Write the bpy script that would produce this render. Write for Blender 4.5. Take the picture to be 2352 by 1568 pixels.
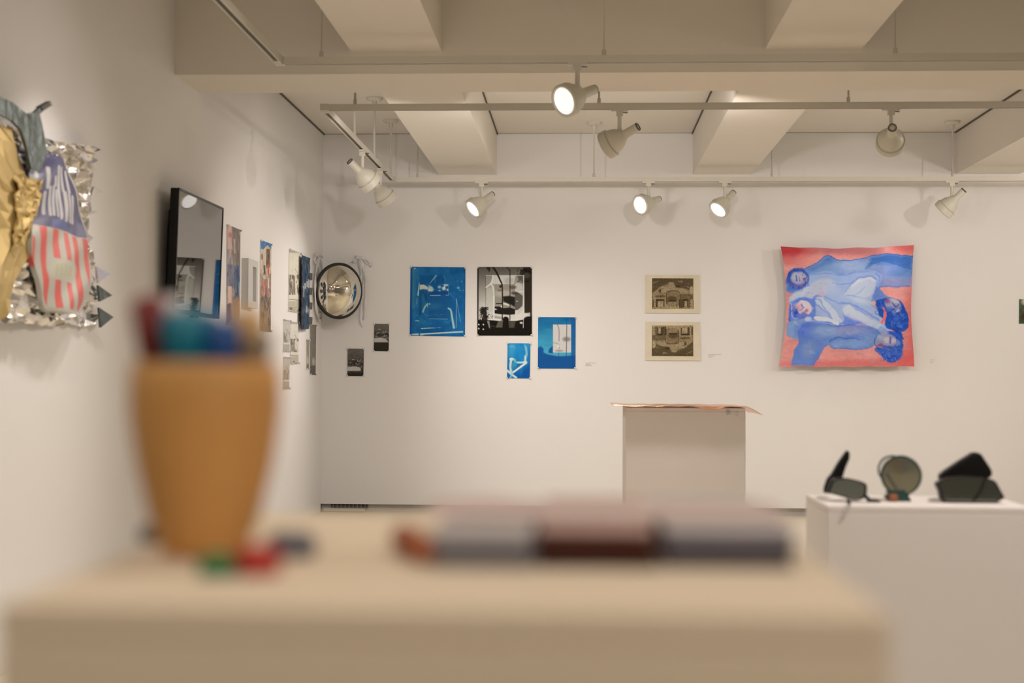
import bpy, math, random
import numpy as np
from mathutils import Vector, Matrix

random.seed(7)
for o in list(bpy.data.objects):
    bpy.data.objects.remove(o)
SC = bpy.context.scene
C = SC.collection

# ------------------------------------------------------------------ camera
EYE = Vector((0, 0, 1.15))
FPX = 3267.0                                   # 50 mm on a 36 mm sensor, 2352 px wide
cam_d = bpy.data.cameras.new('camera'); cam = bpy.data.objects.new('camera', cam_d); C.objects.link(cam)
cam_d.lens = 50; cam_d.sensor_width = 36; cam_d.clip_start = 0.05
cam_d.dof.use_dof = True; cam_d.dof.focus_distance = 11.2; cam_d.dof.aperture_fstop = 2.5
R = Matrix.Rotation(math.radians(2.827), 3, 'Z') @ Matrix.Rotation(math.radians(90 + 1.441), 3, 'X') @ Matrix.Rotation(math.radians(0.3), 3, 'Z')
cam.matrix_world = Matrix.Translation(EYE) @ R.to_4x4()
SC.camera = cam

# ------------------------------------------------------------------ world and exposure
SC.view_settings.view_transform = 'Standard'
SC.view_settings.look = 'None'
SC.view_settings.gamma = 1
SC.view_settings.use_curve_mapping = False
SC.view_settings.exposure = 0.0
w = bpy.data.worlds.new('world'); SC.world = w; w.use_nodes = True
w.node_tree.nodes['Background'].inputs[0].default_value = (1, .86, .72, 1)
w.node_tree.nodes['Background'].inputs[1].default_value = 0.02

WARM = (1.0, 0.90, 0.835)
def spot(loc, aim, watts, cone=70, blend=1.0, r=0.05, name='bulb_or_added_light', color=WARM):
    d = bpy.data.lights.new(name, 'SPOT'); d.energy = watts; d.spot_size = math.radians(cone); d.spot_blend = blend
    d.shadow_soft_size = r; d.color = color
    o = bpy.data.objects.new(name, d); C.objects.link(o)
    o.location = loc
    o.rotation_euler = Vector(aim).to_track_quat('-Z', 'Y').to_euler()
    return o
def toward(a, b): return Vector(b) - Vector(a)
# added spots without fixtures, set at track height to light walls and foreground
ADDED_SPOTS = [((-1.55, 5.6, 2.6), (-2.21, 5.75, 1.35), 30, 80),
       ((-1.55, 4.3, 2.6), (-2.21, 4.9, 0.7), 46, 95),
       ((-1.3, 2.0, 2.6), (-2.21, 3.2, 0.6), 62, 90),
       ((1.4, -1.0, 2.6), (0.1, 0.9, 0.9), 76, 70),
       ((-1.55, 1.1, 2.6), (-0.28, 0.95, 1.1), 21, 70),
       ((0.1, 1.5, 2.7), (-0.05, 0.9, 1.0), 30, 80),
       ((2.3, 1.4, 2.6), (1.6, 4.2, 0.8), 76, 90),
       ((3.7, 8.39, 2.6), (2.9, 12.0, 1.4), 70, 95),
       ((3.0, 6.0, 2.6), (3.6, 12.0, 0.9), 14, 70),
       ((-0.55, 8.39, 2.6), (-0.5, 12.0, 2.0), 52, 100),
       ((0.75, 8.39, 2.6), (0.6, 12.0, 1.9), 46, 135),
       ((-1.35, 8.39, 2.6), (-1.3, 12.0, 2.0), 20, 110),
       ((4.6, 8.0, 2.6), (6.4, 9.0, 1.2), 100, 100),
       # more added spots without fixtures, aimed down for bounce onto ceiling and beams
       ((0.3, 7.14, 2.6), (0.5, 6.2, 0.0), 190, 105),
       ((3.6, 11.4, 2.6), (3.0, 10.0, 0.0), 90, 110),
       ((1.0, 8.39, 2.6), (0.9, 9.5, 0.0), 120, 105),
       ((-1.546, 8.62, 2.6), (0.3, 7.9, 0.7), 60, 34),  # added to brighten the left side of the centre plinth
       ((-1.55, 6.2, 2.6), (-0.6, 5.4, 0.0), 100, 105),
       ((1.6, 3.6, 2.6), (0.4, 3.4, 0.0), 130, 110)]
for l, t, p, c in ADDED_SPOTS:
    spot(l, toward(l, t), p, c)
# added point fills under the ceiling, no fixtures, behind camera and far right
for l, p in (((-0.5, -0.4, 2.75), 9), ((1.8, -2.2, 2.75), 24), ((5.0, 9.6, 2.75), 50)):
    d = bpy.data.lights.new('ceiling_fill_light', 'POINT'); d.energy = p; d.color = WARM; d.shadow_soft_size = .18
    o = bpy.data.objects.new('ceiling_fill_light', d); C.objects.link(o); o.location = l

# ------------------------------------------------------------------ pixel -> world
def ray(px, py):
    return R @ Vector(((px - 1176) / FPX, -(py - 784) / FPX, -1))
def at_y(px, py, Y): d = ray(px, py); return EYE + d * ((Y - EYE.y) / d.y)
def at_x(px, py, X): d = ray(px, py); return EYE + d * ((X - EYE.x) / d.x)
def at_z(px, py, Z): d = ray(px, py); return EYE + d * ((Z - EYE.z) / d.z)
def rays_np(PX, PY):
    M = np.array(R)
    D = np.stack([(PX - 1176) / FPX, -(PY - 784) / FPX, -np.ones_like(PX)], -1)
    return D @ M.T
def plane_pts(PX, PY, ax, val):
    D = rays_np(PX, PY); e = np.array(EYE)
    t = (val - e[ax]) / D[..., ax]
    return e + D * t[..., None]

# ------------------------------------------------------------------ materials
def lin1(c):
    c = c / 255.0
    return c / 12.92 if c <= 0.04045 else ((c + 0.055) / 1.055) ** 2.4
WB = (1.20, 1.34, 1.50)                         # undoes the warm light of the lamps
def S(r, g, b, k=1.0):
    return tuple(min(.93, lin1(v) * q * k) for v, q in zip((r, g, b), WB))
def mat(name, col, rough=.6, metal=0.0, bump=0.0, bscale=40, mottle=0.0, mscale=3, alpha=1, trans=0, spec=.5, emit=None, coat=0):
    m = bpy.data.materials.new(name); m.use_nodes = True
    nt = m.node_tree; b = nt.nodes['Principled BSDF']
    b.inputs['Base Color'].default_value = (*col, 1); b.inputs['Roughness'].default_value = rough
    b.inputs['Metallic'].default_value = metal; b.inputs['Specular IOR Level'].default_value = spec
    b.inputs['Alpha'].default_value = alpha; b.inputs['Transmission Weight'].default_value = trans
    b.inputs['Coat Weight'].default_value = coat
    if emit:
        b.inputs['Emission Color'].default_value = (*emit[:3], 1); b.inputs['Emission Strength'].default_value = emit[3]
    if mottle or bump:
        tc = nt.nodes.new('ShaderNodeTexCoord')
    if mottle:
        n = nt.nodes.new('ShaderNodeTexNoise'); n.inputs['Scale'].default_value = mscale; n.inputs['Detail'].default_value = 6
        mx = nt.nodes.new('ShaderNodeMixRGB'); mx.inputs[1].default_value = (*[v * (1 - mottle) for v in col], 1)
        mx.inputs[2].default_value = (*[min(1, v * (1 + mottle)) for v in col], 1)
        nt.links.new(tc.outputs['Object'], n.inputs['Vector']); nt.links.new(n.outputs['Fac'], mx.inputs[0])
        nt.links.new(mx.outputs[0], b.inputs['Base Color'])
    if bump:
        n2 = nt.nodes.new('ShaderNodeTexNoise'); n2.inputs['Scale'].default_value = bscale; n2.inputs['Detail'].default_value = 4
        bp = nt.nodes.new('ShaderNodeBump'); bp.inputs['Strength'].default_value = bump; bp.inputs['Distance'].default_value = .01
        nt.links.new(tc.outputs['Object'], n2.inputs['Vector']); nt.links.new(n2.outputs['Fac'], bp.inputs['Height'])
        nt.links.new(bp.outputs[0], b.inputs['Normal'])
    return m
def vmat(name, rough=.55, metal=0.0, bump=0):
    m = mat(name, (1, 1, 1), rough, metal, bump)
    a = m.node_tree.nodes.new('ShaderNodeAttribute'); a.attribute_name = 'Col'
    m.node_tree.links.new(a.outputs['Color'], m.node_tree.nodes['Principled BSDF'].inputs['Base Color'])
    return m
M = dict(
    wall=mat('wall_paint', (.80, .79, .78), .85, bump=.03, bscale=120, mottle=.01, mscale=2, spec=.2),
    ceil=mat('ceiling_paint', (.80, .76, .69), .9, spec=.1, mottle=.01),
    floor=mat('floor_concrete', (.74, .67, .52), .35, mottle=.06, mscale=4, bump=.02, bscale=20),
    recess=mat('recess_shade_paint', (.50, .48, .46), .9, mottle=.1, mscale=8),  # grey puts the floor recess's shade into white paint
    black=mat('black_plastic', (.004, .004, .004), .4, mottle=.2, mscale=20, spec=.25),
    fixture=mat('fixture_enamel', (.66, .64, .55), .4, mottle=.02),
    track=mat('track_enamel', (.66, .63, .55), .45, mottle=.02),
    slot=mat('track_slot', (.10, .09, .07), .6, mottle=.1),
    lens=mat('lit_lens', (1, 1, 1), .3, emit=(1, .93, .82, 1.25), mottle=.01),
    trim=mat('lens_trim', (.75, .74, .68), .3, mottle=.02),
    plinth=mat('plinth_paint', (.78, .735, .71), .8, bump=.03, bscale=90, mottle=.012),
    plinthg=mat('grey_plinth_paint', (.60, .58, .57), .8, mottle=.02),
    copper=mat('copper_sheet', (.85, .42, .26), .22, 1.0, bump=.15, bscale=14, mottle=.08, mscale=6),
    silver=mat('silver_foil', (.82, .81, .79), .2, 1.0, mottle=.06, mscale=9, bump=.2, bscale=30),
    gold=mat('gold_foil', (.56, .42, .17), .5, .55, mottle=.12, mscale=9, bump=.15, bscale=26),
    teal=mat('dark_teal_foil', (.11, .14, .135), .38, .7, mottle=.6, mscale=16, bump=1.0, bscale=22),
    screen=mat('screen_glass', (.004, .004, .005), .02, spec=1.0, coat=1, mottle=.05),
    steel=mat('pin_steel', (.75, .74, .72), .25, 1.0, mottle=.02),
    dome=mat('dome_mirror', (.72, .69, .60), .03, 1.0, mottle=.01),
    rubber=mat('black_rim', (.01, .01, .01), .5, mottle=.2),
    ribbon=mat('sheer_ribbon', (.88, .87, .86), .5, mottle=.03, alpha=.75),
    clear=mat('clear_border', (.85, .84, .82), .25, mottle=.02, alpha=.35),
    frame=mat('grey_frame', (.60, .59, .56), .45, mottle=.03),
    mglass=mat('side_mirror_glass', (.36, .40, .36), .10, .9, mottle=.05, mscale=5),
    mglassd=mat('dark_mirror_glass', (.13, .14, .12), .12, .8, mottle=.1, mscale=5),
    green=mat('green_plastic', (.01, .05, .045), .35, mottle=.15),
    orange=mat('orange_plastic', (.30, .10, .04), .5, mottle=.08),
    text=mat('vinyl_lettering', (.42, .40, .38), .7, mottle=.03),
    cup=mat('ochre_ceramic', (.68, .35, .10), .6, mottle=.08, mscale=12),
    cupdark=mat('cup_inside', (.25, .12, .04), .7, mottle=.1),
    paper=mat('paper_edge', (.80, .76, .70), .8, mottle=.04),
)
def lens_nodes(m):
    nt = m.node_tree; b = nt.nodes['Principled BSDF']; tc = nt.nodes.new('ShaderNodeTexCoord')
    ln = nt.nodes.new('ShaderNodeVectorMath'); ln.operation = 'LENGTH'; sx = nt.nodes.new('ShaderNodeVectorMath'); sx.operation = 'MULTIPLY'; sx.inputs[1].default_value = (1, 1, 0)
    cr = nt.nodes.new('ShaderNodeValToRGB'); e = cr.color_ramp.elements
    e[0].position = 0; e[0].color = (1, 1, 1, 1); e[1].position = 1; e[1].color = (.5, .48, .44, 1)
    for p_, v_ in ((.12, .85), (.17, .35), (.24, .8), (.38, .45), (.44, .9), (.6, .5), (.68, .85), (.85, .4), (.9, .8)):
        q_ = e.new(p_); q_.color = (v_, v_ * .97, v_ * .92, 1)
    mu = nt.nodes.new('ShaderNodeMath'); mu.operation = 'MULTIPLY'; mu.inputs[1].default_value = 1 / .0735
    nt.links.new(tc.outputs['Object'], sx.inputs[0]); nt.links.new(sx.outputs[0], ln.inputs[0]); nt.links.new(ln.outputs['Value'], mu.inputs[0]); nt.links.new(mu.outputs[0], cr.inputs[0])
    nt.links.new(cr.outputs[0], b.inputs['Emission Color'])
lens_nodes(M['lens'])
VM = vmat('printed_surface', .75); VP = vmat('painted_cloth', .9)
for m_ in (VM, VP): m_.node_tree.nodes['Principled BSDF'].inputs['Specular IOR Level'].default_value = .12

# ------------------------------------------------------------------ object helpers
def tag(o, label=None, cat=None, group=None, kind=None):
    if label: o['label'] = label
    if cat: o['category'] = cat
    if group: o['group'] = group
    if kind: o['kind'] = kind
    return o
def thing(name, loc, label, cat, group=None):
    o = bpy.data.objects.new(name, None); C.objects.link(o); o.location = loc; o.empty_display_size = .05
    return tag(o, label, cat, group)
def abs_loc(p):
    v = Vector((0, 0, 0))
    while p is not None:
        v += p.location; p = p.parent
    return v
def link(me, name, m, parent=None, smooth=False):
    o = bpy.data.objects.new(name, me); C.objects.link(o)
    if m and not me.materials: me.materials.append(m)
    if smooth:
        for p in me.polygons: p.use_smooth = True
    if parent is not None:
        o.parent = parent; o.location = -abs_loc(parent)
    return o
class MB:
    def __init__(s): s.v = []; s.f = []
    def add(s, v, f):
        n = len(s.v); s.v += [tuple(p) for p in v]; s.f += [tuple(n + i for i in q) for q in f]; return s
    def box(s, a, b):
        x0, y0, z0 = a; x1, y1, z1 = b
        x0, x1 = sorted((x0, x1)); y0, y1 = sorted((y0, y1)); z0, z1 = sorted((z0, z1))
        return s.add([(x0, y0, z0), (x1, y0, z0), (x1, y1, z0), (x0, y1, z0), (x0, y0, z1), (x1, y0, z1), (x1, y1, z1), (x0, y1, z1)],
                     [(0, 3, 2, 1), (4, 5, 6, 7), (0, 1, 5, 4), (1, 2, 6, 5), (2, 3, 7, 6), (3, 0, 4, 7)])
    def tube(s, pts, r, n=10):
        pts = [Vector(p) for p in pts]; vs = []; fs = []
        for i, p in enumerate(pts):
            t = (pts[min(i + 1, len(pts) - 1)] - pts[max(i - 1, 0)]).normalized()
            a = t.orthogonal().normalized(); b = t.cross(a)
            if i and abs(a.dot(pa)) < .99:
                a = (pa - t * pa.dot(t)).normalized(); b = t.cross(a)
            pa = a
            rr = r[i] if isinstance(r, (list, tuple)) else r
            vs += [p + (a * math.cos(k * math.tau / n) + b * math.sin(k * math.tau / n)) * rr for k in range(n)]
        for i in range(len(pts) - 1):
            for k in range(n):
                fs.append((i * n + k, i * n + (k + 1) % n, (i + 1) * n + (k + 1) % n, (i + 1) * n + k))
        fs += [tuple(range(n))[::-1], tuple(range((len(pts) - 1) * n, len(pts) * n))]
        return s.add(vs, fs)
    def lathe(s, prof, mtx=Matrix.Identity(4), n=32):
        vs = []; fs = []
        for r, z in prof:
            vs += [mtx @ Vector((max(r, 1e-5) * math.cos(k * math.tau / n), max(r, 1e-5) * math.sin(k * math.tau / n), z)) for k in range(n)]
        for i in range(len(prof) - 1):
            for k in range(n):
                fs.append((i * n + k, i * n + (k + 1) % n, (i + 1) * n + (k + 1) % n, (i + 1) * n + k))
        return s.add(vs, fs)
    def prism(s, rings):
        """closed solid from successive outlines (same count), first and last capped"""
        n = len(rings[0]); vs = [p for r in rings for p in r]; fs = [tuple(range(n))]
        for i in range(len(rings) - 1):
            for k in range(n):
                fs.append((i * n + k, (i + 1) * n + k, (i + 1) * n + (k + 1) % n, i * n + (k + 1) % n))
        fs.append(tuple(range((len(rings) - 1) * n, len(rings) * n))[::-1])
        return s.add(vs, fs)
    def build(s, name, m, parent=None, smooth=False, bevel=0):
        me = bpy.data.meshes.new(name); me.from_pydata(s.v, [], s.f); me.update()
        o = link(me, name, m, parent, smooth)
        if bevel:
            b = o.modifiers.new('bevel', 'BEVEL'); b.width = bevel; b.segments = 2; b.limit_method = 'ANGLE'
        return o
def struct(name, mb, m):
    return tag(mb.build(name, m), kind='structure')
def curve_pts(pts, closed=True, sub=5):
    P = [np.array(p, float) for p in pts]; n = len(P); out = []
    for i in range(n if closed else n - 1):
        g = lambda k: P[k % n] if closed else P[min(max(k, 0), n - 1)]
        p0, p1, p2, p3 = g(i - 1), g(i), g(i + 1), g(i + 2)
        for j in range(sub):
            t = j / sub
            out.append(.5 * ((2 * p1) + (-p0 + p2) * t + (2 * p0 - 5 * p1 + 4 * p2 - p3) * t * t + (-p0 + 3 * p1 - 3 * p2 + p3) * t ** 3))
    if not closed: out.append(P[-1])
    return out

# ------------------------------------------------------------------ drawing on a grid of mesh vertices (per-vertex print colour)
def vnoise(x, y, seed=0):
    xi = np.floor(x).astype(np.int64); yi = np.floor(y).astype(np.int64); fx = x - xi; fy = y - yi
    fx = fx * fx * (3 - 2 * fx); fy = fy * fy * (3 - 2 * fy)
    def h(a, b):
        n = (a * 374761393 + b * 668265263 + seed * 974711) & 0x7fffffff
        n = (n ^ (n >> 13)) * 1274126177 & 0x7fffffff
        return ((n ^ (n >> 16)) & 0xffff) / 65535.0
    return (h(xi, yi) * (1 - fx) + h(xi + 1, yi) * fx) * (1 - fy) + (h(xi, yi + 1) * (1 - fx) + h(xi + 1, yi + 1) * fx) * fy
def fbm(x, y, seed=0, o=4):
    s = 0; a = .5; t = 0
    for i in range(o):
        s = s + a * vnoise(x * 2 ** i, y * 2 ** i, seed + i); t += a; a *= .55
    return s / t
class Cv:
    def __init__(s, PX, PY):
        s.PX, s.PY = PX.ravel(), PY.ravel(); s.c = np.zeros((s.PX.size, 3)); s.x, s.y = s.PX, s.PY
    def zoom(s, x0, y0, k): s.x = (s.PX - x0) * k; s.y = (s.PY - y0) * k
    def warp(s, amp, sc, seed=77):
        dx = fbm(s.x / sc, s.y / sc, seed, 3) - .5; dy = fbm(s.x / sc, s.y / sc, seed + 9, 3) - .5
        s.x, s.y = s.x + dx * amp, s.y + dy * amp
    def fill(s, col): s.c[:] = np.array(col, float)
    def mix(s, idx, a, col):
        a = np.clip(a, 0, 1)[:, None]
        col = np.asarray(col, float)
        s.c[idx] = s.c[idx] * (1 - a) + col * a
    def _sel(s, P, m):
        P = np.asarray(P, float)
        return np.nonzero((s.x > P[:, 0].min() - m) & (s.x < P[:, 0].max() + m) & (s.y > P[:, 1].min() - m) & (s.y < P[:, 1].max() + m))[0], P
    @staticmethod
    def _segd(x, y, A, B):
        d = B - A; L = max(d @ d, 1e-9); t = np.clip(((x - A[0]) * d[0] + (y - A[1]) * d[1]) / L, 0, 1)
        return np.hypot(x - A[0] - t * d[0], y - A[1] - t * d[1]), t
    def poly(s, P, col, a=1, soft=6, smooth=False):
        if smooth: P = curve_pts(P, True, 4)
        i, P = s._sel(P, soft)
        if not len(i): return
        x, y = s.x[i], s.y[i]; d = np.full(x.shape, 1e9); ins = np.zeros(x.shape, bool)
        for k in range(len(P)):
            A, B = P[k - 1], P[k]
            dd, _ = s._segd(x, y, A, B); d = np.minimum(d, dd)
            if A[1] != B[1]:
                ins ^= ((A[1] > y) != (B[1] > y)) & (x < (B[0] - A[0]) * (y - A[1]) / (B[1] - A[1]) + A[0])
        sd = np.where(ins, d, -d)
        s.mix(i, np.clip(.5 + sd / soft, 0, 1) * a, col)
    def line(s, P, wd, col, a=1, soft=5, smooth=True):
        """wd: one width or a (start, end) pair"""
        if smooth and len(P) > 2: P = curve_pts(P, False, 4)
        w0, w1 = wd if isinstance(wd, tuple) else (wd, wd)
        i, P = s._sel(P, max(w0, w1) + soft)
        if not len(i): return
        x, y = s.x[i], s.y[i]; best = np.full(x.shape, -1e9); n = len(P) - 1
        for k in range(n):
            dd, t = s._segd(x, y, P[k], P[k + 1])
            best = np.maximum(best, (w0 + (w1 - w0) * (k + t) / n) / 2 - dd)
        s.mix(i, np.clip(.5 + best / soft, 0, 1) * a, col)
    def ell(s, cx, cy, rx, ry, col, a=1, soft=.3, rot=0):
        m = max(rx, ry) * 1.3
        i, _ = s._sel([(cx - m, cy - m), (cx + m, cy + m)], 0)
        if not len(i): return
        x, y = s.x[i] - cx, s.y[i] - cy; c, q = math.cos(math.radians(rot)), math.sin(math.radians(rot))
        r = np.hypot((x * c + y * q) / rx, (-x * q + y * c) / ry)
        s.mix(i, np.clip((1 - r) / soft + .5, 0, 1) * a, col)
    def rect(s, x0, y0, x1, y1, col, a=1, soft=4): s.poly([(x0, y0), (x1, y0), (x1, y1), (x0, y1)], col, a, soft)
    def grain(s, amt, sx, sy=None, seed=0, o=3):
        n = fbm(s.x / sx, s.y / (sy or sx), seed, o) - .5
        s.c = np.clip(s.c + n[:, None] * amt, 0, 255)
    def blotch(s, col, sx, sy, lo, hi, a=1, seed=0, box=None):
        n = fbm(s.x / sx, s.y / sy, seed, 4); al = np.clip((n - lo) / (hi - lo), 0, 1) * a
        if box: al = al * ((s.x > box[0]) & (s.x < box[2]) & (s.y > box[1]) & (s.y < box[3]))
        s.mix(slice(None), al, col)
    def vgrad(s, y0, y1, c0, c1, a=1):
        t = np.clip((s.y - y0) / (y1 - y0), 0, 1)[:, None]
        s.mix(slice(None), np.full(s.x.shape, a), np.array(c0) * (1 - t) + np.array(c1) * t)
    def out(s, k=1.0):
        c = np.clip(s.c, 0, 255) / 255.0
        l = np.where(c <= .04045, c / 12.92, ((c + .055) / 1.055) ** 2.4) * np.array(WB) * k * .86
        m = np.maximum(l.max(1, keepdims=True), 1e-6)
        return l * np.minimum(1, .86 / m)
def paint(me, rgb):
    at = me.color_attributes.new('Col', 'FLOAT_COLOR', 'POINT')
    n = len(me.vertices); buf = np.ones((n, 4), np.float32); buf[:len(rgb), :3] = rgb
    at.data.foreach_set('color', buf.ravel())
def grid_mesh(name, P, skirt=None, full=False):
    """P: (h,w,3) points. skirt: vector added to a copy of the outline, closes the sheet's edge"""
    h, w_ = P.shape[:2]; V = P.reshape(-1, 3); idx = np.arange(h * w_).reshape(h, w_)
    F = np.stack([idx[:-1, :-1], idx[1:, :-1], idx[1:, 1:], idx[:-1, 1:]], -1).reshape(-1, 4)
    if skirt is not None:
        ring = np.concatenate([idx[0, :], idx[1:, -1], idx[-1, -2::-1], idx[-2:0:-1, 0]])
        if full:
            N = h * w_; V = np.vstack([V, V + np.array(skirt)])
            F = np.vstack([F, F[:, ::-1] + N, np.stack([ring, np.roll(ring, -1), np.roll(ring, -1) + N, ring + N], -1)])
        else:
            V = np.vstack([V, V[ring] + np.array(skirt)]); n = len(ring); b = h * w_ + np.arange(n)
            F = F.tolist() + np.stack([ring, np.roll(ring, -1), np.roll(b, -1), b], -1).tolist() + [b[::-1].tolist()]
    me = bpy.data.meshes.new(name); me.from_pydata(V.tolist(), [], F if isinstance(F, list) else F.tolist()); me.update()
    return me
def px_grid(corners, dens, warp=None):
    tl, tr, br, bl = [np.array(c, float) for c in corners]
    nw = max(8, int(max(abs(tr - tl).max(), 4) * dens)); nh = max(8, int(max(abs(bl - tl).max(), 4) * dens))
    u, v = np.meshgrid(np.linspace(0, 1, nw), np.linspace(0, 1, nh))
    P = (tl * (1 - u[..., None]) + tr * u[..., None]) * (1 - v[..., None]) + (bl * (1 - u[..., None]) + br * u[..., None]) * v[..., None]
    if warp: P = warp(P, u, v)
    return P[..., 0], P[..., 1], u, v
AX = {'back': (1, 12.0, -1), 'left': (0, -2.21, 1)}
def sheet(name, label, cat, corners, wall, draw, dens=1.0, lift=.006, pins=True, group=None, warp=None, wave=None, k=1.0, part='sheet', material=None, parent=None):
    ax, val, sg = AX[wall]
    PX, PY, u, v = px_grid(corners, dens, warp)
    P = plane_pts(PX, PY, ax, val + sg * lift)
    if wave:
        P[..., ax] += sg * wave(u, v); P[..., ax] = val + sg * np.maximum(sg * (P[..., ax] - val), .012)
    base = Vector(P[-1, P.shape[1] // 2])
    root = parent or thing(name, base, label, cat, group)
    sk = [0, 0, 0]; sk[ax] = -sg * (.003 if wave else lift - .001)
    me = grid_mesh(part, P, sk, bool(wave))
    cv = Cv(PX, PY); draw(cv); rgb = cv.out(k); paint(me, np.vstack([rgb, rgb]) if wave else rgb)
    o = link(me, part, material or VM, root)
    if pins:
        for (a, b) in ((0, 0), (0, -1), (-1, -1), (-1, 0)):
            p = Vector(P[a, b]); n = Vector((0, 0, 0)); n[ax] = sg
            q = n.to_track_quat('Z', 'Y').to_matrix().to_4x4()
            c = Vector(P[P.shape[0] // 2, P.shape[1] // 2]); p = p + (c - p) * .02
            MB().lathe([(0, .012), (.006, .011), (.0085, .007), (.006, .002), (.002, 0), (.002, -.006)], Matrix.Translation(p) @ q, 12).build('push_pin', M['steel'], root, True)
    return root, o, P

# ================================================================== SETTING
XL, YB, ZC = -2.21, 12.0, 3.218
XR, YF = 6.6, -4.2
zgap = at_y(1100, 1160, YB).z
zf = 0.0
struct('floor', MB().box((XL - .2, YF - .2, -.12), (XR + .2, YB + .3, zf)), M['floor'])
struct('wall_left', MB().box((XL - .2, YF, 0), (XL, YB, ZC)), M['wall'])
struct('wall_right', MB().box((XR, YF, 0), (XR + .2, YB, ZC)), M['wall'])
struct('wall_front', MB().box((XL - .2, YF - .2, 0), (XR + .2, YF, ZC)), M['wall'])
struct('wall_back', MB().box((XL - .2, YB, zgap), (XR + .2, YB + .2, ZC)), M['wall'])
struct('baseboard_back', MB().box((XL, YB + .05, 0), (XR, YB + .2, zgap)), M['recess'])
struct('ceiling', MB().box((XL - .2, YF - .2, ZC), (XR + .2, YB + .2, ZC + .15)), M['ceil'])
# ceiling beams
ZB = EYE.z + 1.628; ZJ = EYE.z + 1.715
struct('trim_1', MB().box((XL, 7.57, ZB), (XR, 8.07, ZC)), M['ceil'])
k = 2
for a, b in ((-1.22, -.73), (.925, 1.415), (3.11, 3.63), (5.2, 5.7)):
    struct('trim_%d' % k, MB().box((a, 8.07, ZJ), (b, YB, ZC)), M['ceil']); k += 1
    struct('trim_%d' % k, MB().box((a - .03 if a < 0 else a + .04, YF, EYE.z + 1.75), (b - .03 if a < 0 else b + .06, 7.57, ZC)), M['ceil']); k += 1
# dark reveal between the ceiling boards and the beams / side wall
for x0, x1 in ((XL + .0005, XL + .010), (-.7295, -.72), (.915, .9245), (3.10, 3.1095)):
    struct('trim_%d' % k, MB().box((x0, 8.08, ZC - .012), (x1, YB - .001, ZC - .0005)), M['slot']); k += 1
struct('trim_%d' % k, MB().box((XL + .011, YB - .007, ZC - .006), (3.1, YB - .0005, ZC - .0005)), M['recess']); k += 1
# vent in the recess by the corner
vt = thing('floor_vent', (-2.0, YB + .045, 0), 'black slotted vent in the floor recess at the left corner of the back wall', 'vent')
a, b = at_y(760, 1160, YB), at_y(843, 1160, YB)
MB().box((a.x, YB + .012, .035), (b.x, YB + .05, zgap)).build('grille', M['black'], vt)
for i in range(9):
    x = a.x + (b.x - a.x) * (i + .5) / 9; MB().box((x - .004, YB + .008, .037), (x + .004, YB + .014, zgap - .004)).build('slat', M['slot'], vt)
MB().box((a.x - .07, YB + .015, .005), (b.x - .02, YB + .05, .034)).build('base_strip', M['recess'], vt)

# ================================================================== LIGHTING TRACKS
ZT = EYE.z + 1.585; TW = .018; TH = .036
D1, D2, D3, XS = 7.14, 8.39, 11.5, -1.546
def rail(a, b, hangers, label, canopy=True, thick=.006, end=True):
    a, b = Vector(a), Vector(b)
    r = thing('lighting_track', (a + b) / 2, label, 'lighting track', None)
    d = (b - a).normalized(); n = Vector((-d.y, d.x, 0))
    def bar(p, q, o0, o1, z0, z1, nm, m):
        c = [p + n * o0, p + n * o1, q + n * o1, q + n * o0]
        v = [(x.x, x.y, z0) for x in c] + [(x.x, x.y, z1) for x in c]
        return MB().add(v, [(0, 1, 2, 3), (7, 6, 5, 4), (0, 4, 5, 1), (1, 5, 6, 2), (2, 6, 7, 3), (3, 7, 4, 0)]).build(nm, m, r)
    # U-shaped profile: top web, two lips, dark slot between
    mbx = MB()
    for o0, o1, z0, z1 in ((-TW, TW, ZT + TH - .01, ZT + TH), (-TW, -TW + .006, ZT, ZT + TH - .01), (TW - .006, TW, ZT, ZT + TH - .01)):
        c = [a + n * o0, a + n * o1, b + n * o1, b + n * o0]
        mbx.add([(x.x, x.y, z0) for x in c] + [(x.x, x.y, z1) for x in c], [(0, 1, 2, 3), (7, 6, 5, 4), (0, 4, 5, 1), (1, 5, 6, 2), (2, 6, 7, 3), (3, 7, 4, 0)])
    mbx.build('rail', M['track'], r)
    bar(a + d * .06, b - d * .06, -TW + .006, TW - .006, ZT + .006, ZT + TH - .011, 'contact_slot', M['slot'])
    for e in (a, b):
        s_ = d if e is a else -d
        bar(e, e + s_ * .05, -TW - .002, TW + .002, ZT - .002, ZT + TH + .002, 'end_cap', M['track']) if end else None
    for h in hangers:
        p = a + d * h
        top = ZC
        for (x0, x1) in ((-1.22, -.73), (.925, 1.415), (3.11, 3.63)):
            if x0 < p.x < x1: top = ZJ
        if 7.57 < p.y < 8.07: top = ZB
        hh = MB().lathe([(.011, ZT + TH), (.011, ZT + TH + .03), (thick, ZT + TH + .032), (thick, top - .07), (.018, top - .055), (.018, top)], Matrix.Translation((p.x, p.y, 0)), 12).build('hanger_rod', M['track'], r, True)
        if canopy:
            MB().lathe([(.0, top - .028), (.03, top - .028), (.055, top - .02), (.062, top - .008), (.062, top)], Matrix.Translation((p.x, p.y, 0)), 24).build('canopy', M['track'], r, True)
    return r
rail((XS - .02, D2, 0), (5.8, D2, 0), [.207, 1.66, 3.12, 4.52], 'middle horizontal white lighting track hanging just behind the cross beam')
rail((XS, D2 + .03, 0), (XS, D3 - .03, 0), [1.11, 2.02, 2.93], 'white lighting track running away along the left wall beyond the beam', thick=.009)
rail((XS - .02, D3, 0), (5.8, D3, 0), [.22, 1.655, 3.085, 4.52], 'farthest white lighting track hanging close before the back wall')
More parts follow.
